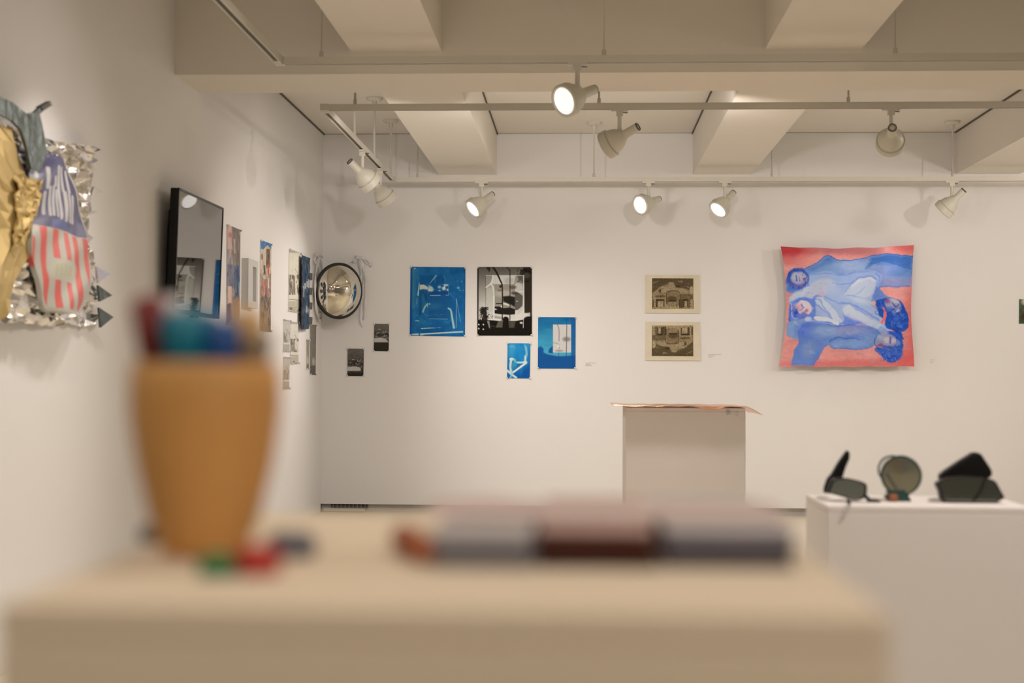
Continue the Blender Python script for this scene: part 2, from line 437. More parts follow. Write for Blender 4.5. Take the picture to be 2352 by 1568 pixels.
rail((XS - .02, D1, 0), (5.8, D1, 0), [.235, 1.67, 3.12], 'nearest horizontal white lighting track in front of the cross beam', canopy=False, thick=.003)
rail((XS, 1.0, 0), (XS, D1 - .03, 0), [.6, 2.2, 3.8], 'white lighting track at upper left running toward the camera', canopy=False, thick=.004)

HEADP = [(0, -.15), (.0235, -.15), (.0235, -.1499), (.026, -.146), (.027, -.062), (.029, -.058), (.036, -.048), (.052, -.030), (.066, -.006), (.073, .018), (.0745, .030), (.0746, .0301),
         (.070, .0302), (.070, .0345), (.0701, .0346), (.083, .0347), (.0831, .0348), (.085, .038), (.085, .0799), (.0851, .08), (.080, .084), (.0799, .0841), (.0745, .0842), (.0744, .0841), (.073, .074)]
def head_mesh():
    m = MB().lathe(HEADP); me = bpy.data.meshes.new('lamp_head'); me.from_pydata(m.v, [], m.f); me.materials.append(M['fixture']); return me
HM = head_mesh(); [setattr(p, 'use_smooth', True) for p in HM.polygons]
def mk(prof, name, m, smooth=True, n=32):
    b = MB().lathe(prof, n=n); me = bpy.data.meshes.new(name); me.from_pydata(b.v, [], b.f); me.materials.append(m)
    for p in me.polygons: p.use_smooth = smooth
    return me
LENS = mk([(0, .070), (.012, .071), (.018, .066), (.027, .071), (.034, .066), (.043, .072), (.050, .067), (.058, .074), (.0635, .070), (.0735, .080)], 'lens', M['lens'])
RING = mk([(.068, .078), (.0735, .0865), (.0775, .0865), (.0775, .083)], 'trim_ring', M['trim'])
CAP = mk([(.021, -.151), (.021, -.154), (.024, -.154), (.026, -.146)], 'rear_ring', M['slot'])
def lamp(x, y, aim, label, watts=60, cone=60):
    r = thing('track_spotlight', (x, y, ZT), label, 'spotlight', 'white track spotlights')
    zp = EYE.z + 1.418 - ZT
    def loc(me, name, m, parent, loc=(0, 0, 0), rot=None):
        o = bpy.data.objects.new(name, me); C.objects.link(o); o.parent = parent; o.location = loc
        if rot is not None: o.rotation_mode = 'QUATERNION'; o.rotation_quaternion = rot
        return o
    def lb(mb, name, m):
        me = bpy.data.meshes.new(name); me.from_pydata(mb.v, [], mb.f); me.materials.append(m); return loc(me, name, m, r)
    side = abs(x - XS) < .01
    ex, ey = (.017, .05) if side else (.05, .017)
    lb(MB().box((-ex, -ey, -.012), (ex, ey, .0)).box((-.02, -.015, -.04), (.02, .015, -.012)), 'adapter', M['fixture'])
    lb(MB().tube([(.012, 0, -.018), (.048, 0, -.020)], .003, 6), 'latch', M['slot'])
    lb(MB().lathe([(0, zp + .02), (.015, zp + .02), (.015, zp + .05), (.012, zp + .055), (.012, -.04), (0, -.04)], n=16), 'stem', M['fixture'])
    a = Vector(aim).normalized(); q = a.to_track_quat('Z', 'Y')
    h = loc(HM, 'lamp_head', None, r, Vector((0, 0, zp)) + a * .02, q)
    loc(LENS, 'lens', None, h); loc(RING, 'trim_ring', None, h); loc(CAP, 'rear_ring', None, h)
    wl = Vector((x, y, ZT + zp)) + a * .125
    spot(wl, a, watts, cone, r=.06)
    return r
def xat(px, Y): return at_y(px, 300, Y).x
LP = [
 (xat(1326, D1), D1, (-.67, -.64, -.38), 'large lit spotlight on the nearest track, glaring toward the lower left', 60, 75),
 (xat(1423, D2), D2, (-.80, .36, -.42), 'spotlight on the middle track right of the large lit one, turned left', 80, 75),
 (xat(2047, D2), D2, (.15, .95, -.25), 'spotlight on the middle track seen from behind, aimed at the blue and pink painting', 46, 52),
 (XS, 9.88, (.60, .50, -.62), 'nearer of the two spotlights on the left side track', 85, 80),
 (XS, 10.77, (.52, .42, -.70), 'farther of the two spotlights on the left side track', 40, 80),
 (xat(1107, D3), D3, (-.67, -.45, -.59), 'leftmost lit spotlight on the farthest track, near the corner', 55, 75),
 (xat(1490, D3), D3, (-.70, -.65, -.30), 'lit spotlight on the farthest track, centre of the back wall, turned left', 45, 75),
 (xat(1665, D3), D3, (-.58, -.45, -.67), 'lit spotlight on the farthest track, to the upper left of the blue and pink painting', 50, 75),
 (xat(2186, D3), D3, (-.62, .32, -.66), 'pale spotlight on the farthest track, to the upper right of the blue and pink painting', 10, 70)]
for a in LP: lamp(*a)

# ================================================================== THE BLUE AND PINK PAINTING
def d_painting(c):
    c.zoom(1760, 540, 4.61); c.warp(26, 55)
    c.fill((226, 150, 142)); c.grain(26, 160, 60, 3)
    c.ell(210, 170, 260, 110, (192, 62, 66), .95, 1.0); c.ell(820, 165, 330, 70, (188, 108, 112), .8, 1.0)
    c.ell(700, 250, 500, 50, (236, 160, 150), .6, 1.0)
    c.ell(1540, 120, 200, 60, (224, 100, 96), .8, 1.0); c.ell(1560, 1000, 90, 500, (222, 104, 102), .8, 1.0)
    c.ell(1500, 1330, 260, 110, (228, 100, 98), .8, 1.0); c.ell(900, 1360, 400, 40, (216, 100, 98), .6, 1.0); c.ell(350, 1370, 300, 30, (224, 110, 110), .6, 1)
    O = (62, 86, 178)
    # upper reclining body
    c.poly([(430, 345), (520, 300), (600, 240), (650, 218), (700, 245), (745, 266), (880, 272), (1000, 250), (1120, 212), (1250, 200), (1400, 206), (1545, 228), (1530, 380), (1512, 540), (1180, 552), (1150, 700), (900, 720), (600, 640), (300, 640), (215, 600), (215, 450)], (122, 152, 208), 1, 10)
    c.poly([(560, 300), (650, 225), (730, 272), (800, 300), (620, 330), (480, 380), (440, 360)], (74, 118, 190), .8, 40)
    c.ell(900, 330, 230, 60, (168, 184, 216), .8, 1.0); c.ell(650, 360, 120, 50, (128, 160, 206), .8, 1.0)
    c.poly([(1120, 230), (1300, 205), (1540, 228), (1528, 400), (1400, 345), (1250, 305), (1130, 310), (1060, 350)], (62, 108, 182), .9, 40)
    c.ell(1250, 400, 150, 80, (144, 156, 206), .8, 1.0); c.ell(1430, 400, 130, 60, (96, 132, 188), .7, 1.0)
    c.ell(1370, 500, 180, 50, (146, 146, 188), .9, 1.0)
    c.line([(1080, 350), (1180, 300), (1300, 310), (1520, 380)], 9, (120, 150, 215), .8, 10)
    c.line([(400, 360), (520, 300), (600, 240), (650, 218), (700, 245), (745, 266), (880, 272), (1000, 250), (1120, 212), (1250, 200), (1400, 206), (1545, 228)], 7, (58, 88, 172), .9, 8)
    c.line([(1180, 552), (1350, 545), (1505, 542)], 8, (78, 104, 180), .8, 10)
    # pale central bodies
    c.poly([(450, 430), (560, 405), (760, 425), (900, 405), (1050, 385), (1150, 400), (1190, 460), (1175, 540), (1120, 640), (1105, 720), (1190, 830), (1215, 900), (1300, 1010), (1200, 1000), (1000, 930), (800, 960), (560, 950), (400, 900), (230, 700), (300, 590), (420, 520)], (170, 186, 226), 1, 12)
    c.poly([(240, 690), (300, 595), (420, 555), (560, 470), (650, 457), (730, 500), (700, 570), (600, 640), (540, 680), (400, 670)], (192, 197, 214), 1, 26, True)
    c.line([(540, 665), (610, 605)], 34, (230, 166, 186), .8, 40); c.line([(600, 425), (700, 432)], 24, (206, 180, 206), .7, 30)
    c.line([(470, 445), (640, 420), (800, 460), (960, 430), (1090, 400), (1175, 445), (1165, 500)], 64, (166, 188, 230), .9, 24)
    c.line([(470, 412), (640, 408), (800, 425), (960, 395), (1080, 380)], 7, (118, 140, 214), .8, 8)
    c.line([(700, 500), (800, 518), (900, 500), (1000, 445), (1100, 432), (1160, 470)], 8, (110, 132, 220), .9, 9)
    c.line([(1150, 400), (1193, 445), (1180, 510), (1150, 545)], 8, (104, 128, 215), .8, 9)
    c.poly([(780, 650), (850, 590), (960, 490), (1070, 447), (1140, 480), (1135, 560), (1090, 650), (960, 655), (880, 635)], (202, 211, 229), 1, 26, True)
    c.line([(910, 535), (1000, 478), (1100, 458), (1140, 490)], 22, (228, 230, 232), .95, 18)
    c.line([(800, 640), (880, 540), (930, 500)], 7, (126, 146, 224), .7, 9); c.line([(900, 640), (980, 605), (1040, 555)], 7, (140, 158, 224), .7, 9)
    c.poly([(780, 690), (900, 640), (1010, 665), (1100, 730), (1190, 850), (1200, 910), (1120, 870), (1050, 800), (940, 740), (820, 730)], (176, 196, 232), 1, 20, True)
    c.line([(850, 640), (960, 650), (1080, 715), (1160, 790)], 7, (112, 134, 220), .8, 8)
    c.line([(790, 712), (900, 735), (1010, 780), (1100, 850), (1180, 900)], 16, (116, 140, 224), .8, 18)
    c.ell(1000, 690, 120, 30, (214, 222, 236), .8, 1.0, 15); c.ell(720, 640, 110, 90, (182, 200, 236), .7, 1.0); c.ell(690, 570, 80, 50, (192, 206, 236), .7, 1)
    c.line([(600, 655), (680, 690), (760, 720), (830, 722)], 12, (122, 148, 228), .7, 14)
    c.line([(540, 690), (640, 770), (760, 900)], (110, 80), (120, 144, 222), .9, 14)
    c.line([(560, 700), (650, 775), (765, 905)], (92, 74), (208, 217, 231), 1, 16)
    c.line([(470, 870), (620, 895), (760, 935)], 62, (112, 136, 216), .9, 12)
    c.line([(530, 880), (640, 890), (755, 925)], 50, (221, 223, 228), 1, 12)
    c.poly([(800, 830), (830, 750), (890, 745), (1000, 800), (1120, 890), (1230, 980), (1310, 1030), (1270, 1060), (1180, 1010), (1060, 950), (900, 930), (820, 890)], (124, 148, 220), 1, 16)
    c.line([(860, 800), (960, 850), (1100, 920), (1210, 985)], (120, 52), (206, 214, 231), 1, 22)
    c.ell(880, 790, 60, 40, (216, 224, 232), .8, 1.0, 30); c.line([(860, 850), (960, 895), (1080, 935)], 16, (190, 178, 218), .6, 24)
    c.poly([(790, 940), (830, 890), (940, 920), (1000, 935), (880, 960)], (102, 128, 214), .8, 16)
    # face 2
    c.poly([(250, 940), (225, 850), (240, 740), (300, 680), (400, 655), (500, 690), (520, 780), (500, 870), (420, 880)], (106, 136, 212), 1, 18, True)
    c.line([(255, 730), (270, 870), (330, 880)], 16, (172, 186, 226), .9, 12); c.line([(245, 740), (240, 900)], 10, (60, 84, 196), .8, 10); c.line([(470, 680), (560, 690), (600, 760), (700, 880)], 10, (90, 120, 214), .7, 14)
    c.ell(395, 770, 92, 80, (216, 200, 206), 1, .2, 20); c.ell(330, 772, 46, 44, (222, 158, 170), .8, 1.0); c.poly([(330, 850), (400, 800), (450, 850), (400, 870)], (112, 116, 196), .9, 26)
    c.line([(350, 800), (400, 760)], 8, (86, 96, 178), .8, 8); c.line([(360, 735), (385, 755)], 14, (120, 124, 196), .9, 10); c.ell(425, 800, 18, 16, (204, 100, 118), .85, .9); c.line([(300, 850), (340, 880), (420, 875)], 22, (88, 104, 196), .7, 20); c.line([(310, 700), (360, 680), (440, 700), (485, 760)], 14, (92, 122, 206), .8, 14); c.ell(300, 820, 30, 50, (88, 108, 200), .8, 1)
    # pillow / forearm
    c.poly([(205, 940), (300, 895), (400, 900), (480, 930), (370, 1000), (335, 1110), (200, 1065)], (132, 158, 204), 1, 16); c.line([(290, 920), (350, 960), (350, 1020)], 14, (176, 192, 214), .8, 14)
    c.ell(440, 890, 40, 26, (196, 204, 222), .9, .6)
    # lower body
    c.poly([(345, 985), (430, 930), (560, 930), (700, 962), (900, 948), (1080, 955), (1190, 1010), (1235, 1060), (1160, 1110), (1125, 1170), (1060, 1203), (900, 1208), (750, 1200), (690, 1178), (662, 1148), (600, 1210), (530, 1310), (490, 1375), (255, 1372), (285, 1230), (340, 1130)], (104, 134, 200), 1, 12)
    c.ell(420, 1010, 110, 80, (86, 116, 208), .8, 1.0); c.ell(640, 1020, 190, 60, (140, 166, 208), .9, 1.0); c.ell(900, 1010, 200, 44, (150, 152, 196), .8, 1.0)
    c.ell(440, 1230, 60, 110, (132, 152, 196), .8, 1.0, 20); c.ell(360, 1330, 80, 50, (104, 136, 206), .7, 1)
    c.ell(880, 1150, 220, 44, (132, 160, 206), .9, 1.0); c.ell(1100, 1090, 100, 50, (130, 156, 200), .7, 1)
    c.line([(670, 1130), (740, 1085), (860, 1095), (980, 1100)], 12, (66, 102, 184), .9, 14); c.line([(662, 1150), (700, 1185), (780, 1200), (1050, 1206), (1130, 1165)], 8, (72, 110, 196), .8, 8)
    c.line([(340, 1130), (345, 1000), (430, 930), (560, 925), (720, 962), (940, 945)], 8, (70, 98, 206), .8, 10); c.line([(640, 1160), (530, 1310), (490, 1370)], 9, (84, 112, 196), .7, 12)
    # shoulder and head 4 (right)
    c.poly([(1120, 640), (1150, 545), (1185, 555), (1230, 625), (1310, 670), (1250, 740), (1150, 720)], (110, 136, 202), 1, 16)
    hair = (38, 82, 176)
    c.poly([(1150, 720), (1200, 680), (1290, 668), (1400, 690), (1470, 780), (1500, 900), (1490, 990), (1430, 1030), (1450, 1110), (1400, 1080), (1340, 1010), (1250, 960), (1260, 860), (1210, 800), (1170, 790)], hair, 1, 14, True)
    c.poly([(1150, 700), (1210, 690), (1240, 780), (1225, 880), (1190, 860)], hair, 1, 14)
    c.line([(1222, 765), (1252, 850), (1212, 930)], (18, 30), (236, 112, 112), 1, 8)
    for px_, py_, r_ in ((1380, 880, 44), (1330, 930, 40), (1440, 850, 36), (1410, 960, 40), (1350, 830, 36)):
        c.ell(px_, py_, r_, r_ * .6, (88, 124, 200), .6, 1.0, 40); c.line([(px_ - r_, py_), (px_, py_ + 30), (px_ + r_, py_ - 10)], 8, (24, 62, 158), .8, 8)
    c.ell(1335, 745, 95, 68, (150, 146, 184), 1, .3, 25); c.ell(1270, 700, 30, 22, (138, 84, 132), .8, .9); c.ell(1355, 700, 45, 22, (190, 182, 192), .9, .8, 20); c.ell(1375, 790, 34, 22, (186, 176, 190), .8, .8); c.line([(1330, 730), (1370, 760), (1400, 740)], 12, (60, 74, 150), .9, 10); c.ell(1290, 790, 50, 30, (80, 106, 188), .8, 1)
    # hand + head 3
    c.line([(1210, 990), (1300, 1040)], (54, 40), (144, 166, 208), .9, 12)
    for q in range(4): c.line([(1270, 1010 + q * 10), (1320 - q * 8, 1020 + q * 14)], 8, (108, 124, 192), .8, 6)
    c.poly([(1290, 1010), (1400, 1050), (1440, 1150), (1430, 1250), (1390, 1320), (1290, 1350), (1210, 1280), (1150, 1220), (1180, 1190), (1330, 1200), (1360, 1120), (1300, 1060)], (52, 92, 188), 1, 14, True)
    c.ell(1320, 1250, 100, 60, (78, 112, 196), .8, .9, 10)
    for q in range(7):
        c.line([(1160 + q * 30, 1210 + q * 14), (1210 + q * 26, 1270 + q * 10), (1200 + q * 30, 1330)], 10, (50, 84, 186) if q % 2 else (116, 136, 204), .8, 8)
    c.ell(1262, 1125, 122, 76, (150, 148, 182), 1, .2, 4); c.ell(1195, 1080, 44, 30, (158, 170, 196), .9, .9); c.ell(1270, 1110, 40, 34, (198, 186, 188), .9, .8); c.ell(1335, 1115, 30, 26, (196, 184, 190), .9, .8)
    c.ell(1195, 1165, 24, 18, (140, 78, 108), .85, .9); c.line([(1300, 1080), (1302, 1140)], 16, (92, 92, 158), .9, 10); c.line([(1230, 1180), (1300, 1190), (1370, 1170)], 26, (66, 78, 160), .9, 18); c.line([(1160, 1060), (1140, 1130), (1180, 1200)], 9, (54, 86, 186), .9, 8)
    c.ell(1385, 1150, 22, 46, (120, 144, 196), .8, .9)
    # head 1
    c.ell(330, 460, 120, 112, (60, 92, 176), 1, .15); c.ell(290, 560, 80, 46, (84, 116, 196), .9, .8)
    c.ell(342, 462, 94, 76, (164, 162, 192), 1, .25, 5); c.ell(300, 440, 44, 36, (182, 186, 200), .9, .9); c.ell(370, 440, 34, 30, (184, 180, 196), .9, .9)
    c.line([(312, 430), (318, 480)], 16, (76, 82, 164), .9, 10); c.line([(345, 440), (352, 485)], 8, (90, 88, 168), .8, 8); c.ell(402, 466, 12, 22, (160, 96, 124), .8, .9); c.line([(260, 520), (340, 545), (420, 520)], 40, (104, 100, 172), .9, 24); c.ell(435, 530, 22, 18, (116, 150, 220), .9, .6)
    c.line([(250, 400), (235, 470), (270, 530)], 8, (62, 74, 162), .8, 8)
    rn = random.Random(5)
    def locks(cx, cy, rx, ry, n, r0=.55):
        for _ in range(n):
            a = rn.uniform(0, 6.28); q = rn.uniform(r0, 1.0); x, y = cx + rx * q * math.cos(a), cy + ry * q * math.sin(a); b = a + rn.uniform(.8, 2.2); L = rn.uniform(18, 46)
            c.line([(x, y), (x + L * .5 * math.cos(b) + rn.uniform(-9, 9), y + L * .5 * math.sin(b)), (x + L * math.cos(b + .7), y + L * math.sin(b + .7))], rn.uniform(4, 10), rn.choice([(30, 66, 164), (64, 104, 200), (96, 130, 210), (24, 56, 150), (52, 84, 186)]), rn.uniform(.4, .8), 7)
    locks(1385, 880, 110, 150, 60, .2); locks(1300, 1250, 120, 90, 60, .2); locks(1400, 1130, 50, 110, 20, .2); locks(320, 470, 118, 110, 26, .82); locks(270, 830, 60, 90, 16, .3); locks(1190, 780, 40, 90, 14, .2)
    for _ in range(220):
        x, y = rn.uniform(180, 1500), rn.uniform(260, 1340); L = rn.uniform(30, 90); a = rn.uniform(-.5, .35)
        sh = rn.choice([(255, 255, 255), (60, 90, 190), (150, 130, 190)])
        c.line([(x, y), (x + L * .5 * math.cos(a), y + L * .5 * math.sin(a) + rn.uniform(-5, 5)), (x + L * math.cos(a), y + L * math.sin(a))], rn.uniform(8, 26), sh, rn.uniform(.03, .10), 20)
    c.grain(14, 26, 12, 9)
def pw(P, u, v):
    # bowed and wavy outline of the hanging cloth
    P = P.copy()
    P[..., 0] += (1 - u) * 14 * np.sin(np.pi * np.clip(v, 0, 1)) ** .8 - u * 7 * np.sin(np.pi * v)
    P[..., 1] += (1 - v) * (5 * np.sin(np.pi * u) + 1.6 * np.sin(u * 19) * np.sin(np.pi * u)) + v * (.8 * np.sin(u * 26) + 1.0 * np.sin(np.pi * u))
    return P
sheet('painted_cloth', 'square unframed painting on cloth of blue reclining figures over salmon pink', 'painting',
      [(1791, 567), (2098, 563), (2097, 841), (1788, 841)], 'back', d_painting, 1.0, .055, False, warp=pw, part='canvas', material=VP,
      wave=lambda u, v: .035 * np.abs(u - .5) * 2 * (1 - v * .3) + .014 * np.sin(u * 17 + 1) * (1 - v) + .012 * np.sin(u * 26) * v + .008 * np.sin(v * 12 + u * 4) + .02 * v, k=.93)

# ================================================================== PRINTS ON THE BACK WALL
def d_cy1(c):
    c.zoom(920, 590, 7.84); c.fill((24, 96, 150)); c.grain(30, 120, 120, 5)
    T = (206, 212, 196)
    for x0, a_ in ((235, .5), (270, .35), (315, .25)): c.poly([(x0 - 22, 200), (x0 + 22, 200), (x0 + 6, 900), (x0 - 25, 930)], (88, 150, 160), a_, 30)
    c.rect(160, 170, 205, 1420, (20, 74, 140), .8, 14); c.rect(345, 330, 800, 490, (16, 84, 138), .8, 8)
    c.poly([(345, 600), (490, 590), (490, 900), (330, 1060), (340, 800)], (20, 78, 128), .8, 12); c.rect(492, 700, 858, 1115, (26, 88, 140), .9, 5)
    c.poly([(400, 640), (470, 850), (380, 1000), (380, 700)], (36, 118, 152), .7, 30); c.ell(600, 880, 130, 60, (44, 112, 156), .6, 1)
    c.poly([(345, 500), (420, 498), (490, 540), (488, 588), (400, 575), (345, 590)], (214, 208, 184), .95, 14); c.poly([(335, 455), (342, 460), (325, 695), (300, 695)], (190, 205, 192), .95, 7)
    c.ell(540, 585, 50, 58, (205, 212, 196), .95, .5); c.poly([(500, 500), (560, 530), (610, 590), (580, 600), (500, 560)], (160, 190, 190), .7, 20); c.line([(500, 655), (525, 655)], 16, (150, 190, 200), .9, 8)
    c.ell(700, 540, 30, 26, (160, 190, 190), .9, .6); c.ell(780, 565, 34, 34, T, .95, .5); c.poly([(770, 490), (858, 490), (858, 520), (790, 530)], (196, 206, 196), .9, 12); c.line([(800, 520), (780, 560)], 20, T, .9, 10); c.line([(690, 607), (715, 607)], 12, T, .9, 5); c.ell(845, 590, 20, 22, (180, 196, 190), .9, .5)
    c.line([(535, 690), (715, 690)], 13, (176, 202, 204), .95, 5); c.line([(820, 686), (855, 686)], 12, (166, 194, 200), .9, 5); c.line([(861, 490), (860, 700)], 5, (150, 190, 205), .8, 4)
    c.line([(700, 488), (860, 488)], 4, (130, 180, 200), .7, 4); c.rect(500, 618, 855, 678, (22, 70, 130), .8, 8)
    c.line([(640, 340), (580, 410), (525, 480)], (30, 8), (140, 186, 196), .8, 10); c.line([(620, 335), (622, 460)], 8, (120, 172, 192), .7, 5); c.line([(780, 340), (800, 400), (798, 480)], (24, 10), (70, 140, 176), .7, 12)
    c.ell(1040, 555, 26, 22, (110, 176, 196), .8, .7); c.ell(1100, 440, 16, 16, (70, 150, 190), .8, .8); c.ell(1030, 435, 14, 8, (80, 156, 190), .7, .8); c.ell(1070, 600, 16, 10, (90, 164, 192), .8, .8); c.ell(1125, 600, 12, 8, (90, 160, 190), .7, .8)
    c.line([(485, 850), (440, 900), (400, 990)], 30, (170, 200, 186), .85, 12); c.line([(480, 830), (485, 900)], 10, (160, 195, 195), .9, 6); c.ell(522, 845, 14, 14, (150, 190, 196), .9, .6)
    c.line([(390, 980), (470, 1060)], 16, (60, 140, 160), .7, 14); c.line([(490, 700), (487, 1070)], 3, (80, 150, 180), .7, 4)
    c.line([(298, 735), (285, 850)], 9, (130, 180, 186), .8, 6); c.line([(1005, 750), (1000, 1275)], 8, (150, 188, 186), .9, 5); c.line([(1005, 750), (1080, 1170)], 8, (140, 184, 196), .85, 5)
    c.line([(865, 640), (990, 770)], (24, 10), (56, 120, 170), .8, 8); c.line([(860, 925), (905, 960), (930, 1100), (960, 1270)], (28, 40), (176, 205, 190), .9, 10)
    c.line([(260, 1048), (330, 1055)], 5, (110, 170, 190), .7, 4); c.line([(490, 1048), (850, 1030)], 3, (110, 160, 186), .6, 4); c.line([(505, 1110), (855, 1116)], 5, (140, 182, 198), .8, 4)
    c.line([(270, 1150), (330, 1150)], 13, T, .9, 4); c.poly([(330, 1080), (460, 1150), (420, 1205), (340, 1190)], (40, 120, 160), .7, 20); c.ell(830, 1170, 60, 40, (44, 124, 168), .6, 1)
    c.poly([(360, 1290), (380, 1280), (790, 1268), (600, 1280), (380, 1296)], (200, 212, 204), .9, 5); c.line([(420, 1265), (540, 1270)], 4, (140, 180, 196), .7, 4)
    c.poly([(200, 1382), (330, 1375), (320, 1410), (200, 1402)], (190, 210, 206), .9, 6); c.poly([(350, 1378), (1125, 1332), (1125, 1358), (440, 1396), (380, 1412), (355, 1410)], (200, 212, 194), .95, 6); c.poly([(880, 1345), (1125, 1332), (1125, 1358), (900, 1370)], (150, 200, 214), .7, 12)
    c.ell(258, 207, 16, 12, (170, 200, 210), .9, .5); c.blotch((60, 130, 160), 60, 200, .55, .8, .35, 4, (210, 200, 480, 1300)); c.grain(12, 10, 10, 6)
C1 = [(943, 612.3), (1069.2, 613.6), (1068, 772.4), (941, 770.5)]
sheet('cyanotype_print', 'largest blue cyanotype print with pale streaks, left of the black and white print', 'art print', C1, 'back', d_cy1, 1.1)
def d_bw(c):
    c.zoom(1080, 590, 7.84); c.fill((150, 140, 128)); c.vgrad(180, 1050, (92, 84, 74), (226, 216, 204)); c.rect(120, 170, 150, 1420, (18, 18, 12), 1, 6)
    K = (22, 18, 12)
    c.poly([(960, 180), (1115, 180), (1115, 1100), (975, 1000), (970, 480), (900, 420), (850, 350), (920, 300)], (40, 34, 26), .96, 30); c.blotch((20, 16, 12), 40, 40, .45, .6, .8, 8, (850, 200, 1110, 460)); c.ell(1020, 330, 60, 50, (86, 80, 70), .7, .8)
    c.rect(285, 330, 975, 1120, (196, 190, 178), .35, 6)
    c.poly([(420, 335), (820, 335), (780, 490), (430, 490), (380, 470)], (214, 208, 196), .85, 16); c.ell(700, 430, 90, 60, (178, 172, 160), .8, .8)
    c.line([(285, 545), (380, 470), (410, 340)], 26, (226, 220, 206), .9, 12); c.line([(370, 480), (420, 600), (430, 1110)], 26, (226, 222, 212), .9, 8); c.rect(295, 560, 410, 1000, (192, 188, 170), .6, 20)
    c.line([(280, 333), (970, 333)], 7, (226, 224, 214), .95, 4); c.line([(962, 333), (960, 1275)], 13, (222, 218, 206), .95, 5); c.line([(281, 340), (281, 900)], 4, (40, 36, 30), .7, 4)
    c.rect(440, 492, 806, 1115, (150, 140, 126), 1, 5); c.ell(600, 660, 170, 60, (186, 176, 160), .8, .9)
    c.poly([(806, 490), (860, 455), (930, 500), (950, 580), (806, 600)], (196, 188, 178), .9, 14); c.poly([(806, 640), (850, 630), (948, 700), (940, 880), (860, 950), (806, 960)], (84, 80, 72), .95, 10)
    c.line([(950, 880), (850, 1030), (820, 1100)], (20, 44), (196, 184, 168), .8, 12); c.rect(806, 600, 950, 640, (214, 206, 196), .8, 16)
    c.ell(770, 545, 60, 30, (84, 76, 64), .8, .9); c.ell(800, 650, 60, 28, (60, 54, 44), .8, .9); c.ell(530, 600, 36, 16, (100, 92, 80), .8, .9)
    c.poly([(590, 710), (700, 700), (806, 720), (806, 900), (740, 860), (600, 800)], (30, 26, 20), .95, 20); c.poly([(590, 830), (640, 830), (720, 870), (700, 880), (590, 850)], (226, 222, 212), .9, 10)
    c.poly([(440, 895), (520, 890), (600, 920), (720, 910), (806, 940), (806, 1030), (700, 1040), (540, 1030), (440, 1010)], (26, 22, 16), .95, 12); c.poly([(440, 920), (490, 945), (440, 955)], (220, 214, 204), .9, 8)
    c.line([(470, 838), (580, 838)], 17, K, .95, 5); c.ell(568, 892, 20, 20, (232, 228, 218), 1, .4); c.ell(842, 795, 11, 11, (226, 222, 212), 1, .5)
    c.poly([(440, 1020), (700, 1045), (1080, 1000), (1080, 1060), (900, 1140), (440, 1130)], (214, 206, 194), .9, 14); c.line([(450, 1080), (640, 1110)], 30, (140, 132, 120), .8, 24); c.rect(350, 1120, 560, 1152, (222, 216, 204), .9, 6)
    c.line([(410, 180), (470, 270), (540, 420), (578, 560), (578, 1140)], (38, 18), (34, 30, 24), .95, 6); c.line([(655, 180), (700, 230), (716, 320), (714, 1140)], 14, (30, 26, 20), .95, 5)
    c.poly([(280, 182), (370, 182), (345, 275), (320, 240)], (40, 36, 30), .9, 12); c.ell(545, 530, 20, 24, (30, 26, 20), .9, .5)
    c.poly([(128, 1130), (400, 1140), (560, 1155), (700, 1150), (830, 1150), (1000, 1120), (1112, 1060), (1112, 1420), (128, 1420)], K, 1, 14); c.ell(640, 1130, 55, 55, K, 1, .3); c.ell(1050, 1140, 90, 70, K, 1, .3)
    c.poly([(215, 900), (290, 920), (310, 1150), (200, 1150), (230, 1060), (170, 960)], (34, 30, 24), .9, 30); c.blotch((30, 26, 20), 18, 18, .42, .56, .9, 12, (165, 900, 330, 1150)); c.blotch((60, 56, 46), 14, 14, .45, .6, .7, 13, (320, 1020, 410, 1110))
    c.poly([(300, 1150), (345, 1150), (360, 1285), (340, 1280)], (150, 142, 128), .9, 8); c.poly([(500, 1160), (590, 1130), (580, 1270), (460, 1270)], (110, 102, 90), .8, 12); c.poly([(690, 1160), (820, 1155), (790, 1275), (700, 1275)], (100, 92, 80), .7, 14)
    for x_, y_ in ((155, 1215), (238, 1215), (155, 1290), (235, 1300)): c.ell(x_, y_, 13, 15, (214, 208, 196), 1, .4)
    c.ell(920, 1185, 30, 20, (214, 208, 196), .9, .5); c.line([(960, 1120), (955, 1275)], 12, (200, 194, 182), .9, 5); c.line([(360, 1240), (450, 1250)], 10, (96, 88, 76), .7, 8); c.grain(14, 12, 12, 2)
sheet('silver_gelatin_print', 'black and white print of a layered window and dusk trees, beside the largest blue print', 'art print',
      [(1096.3, 612.7), (1221.6, 613), (1221.8, 770.5), (1096.3, 770.5)], 'back', d_bw, 1.1)
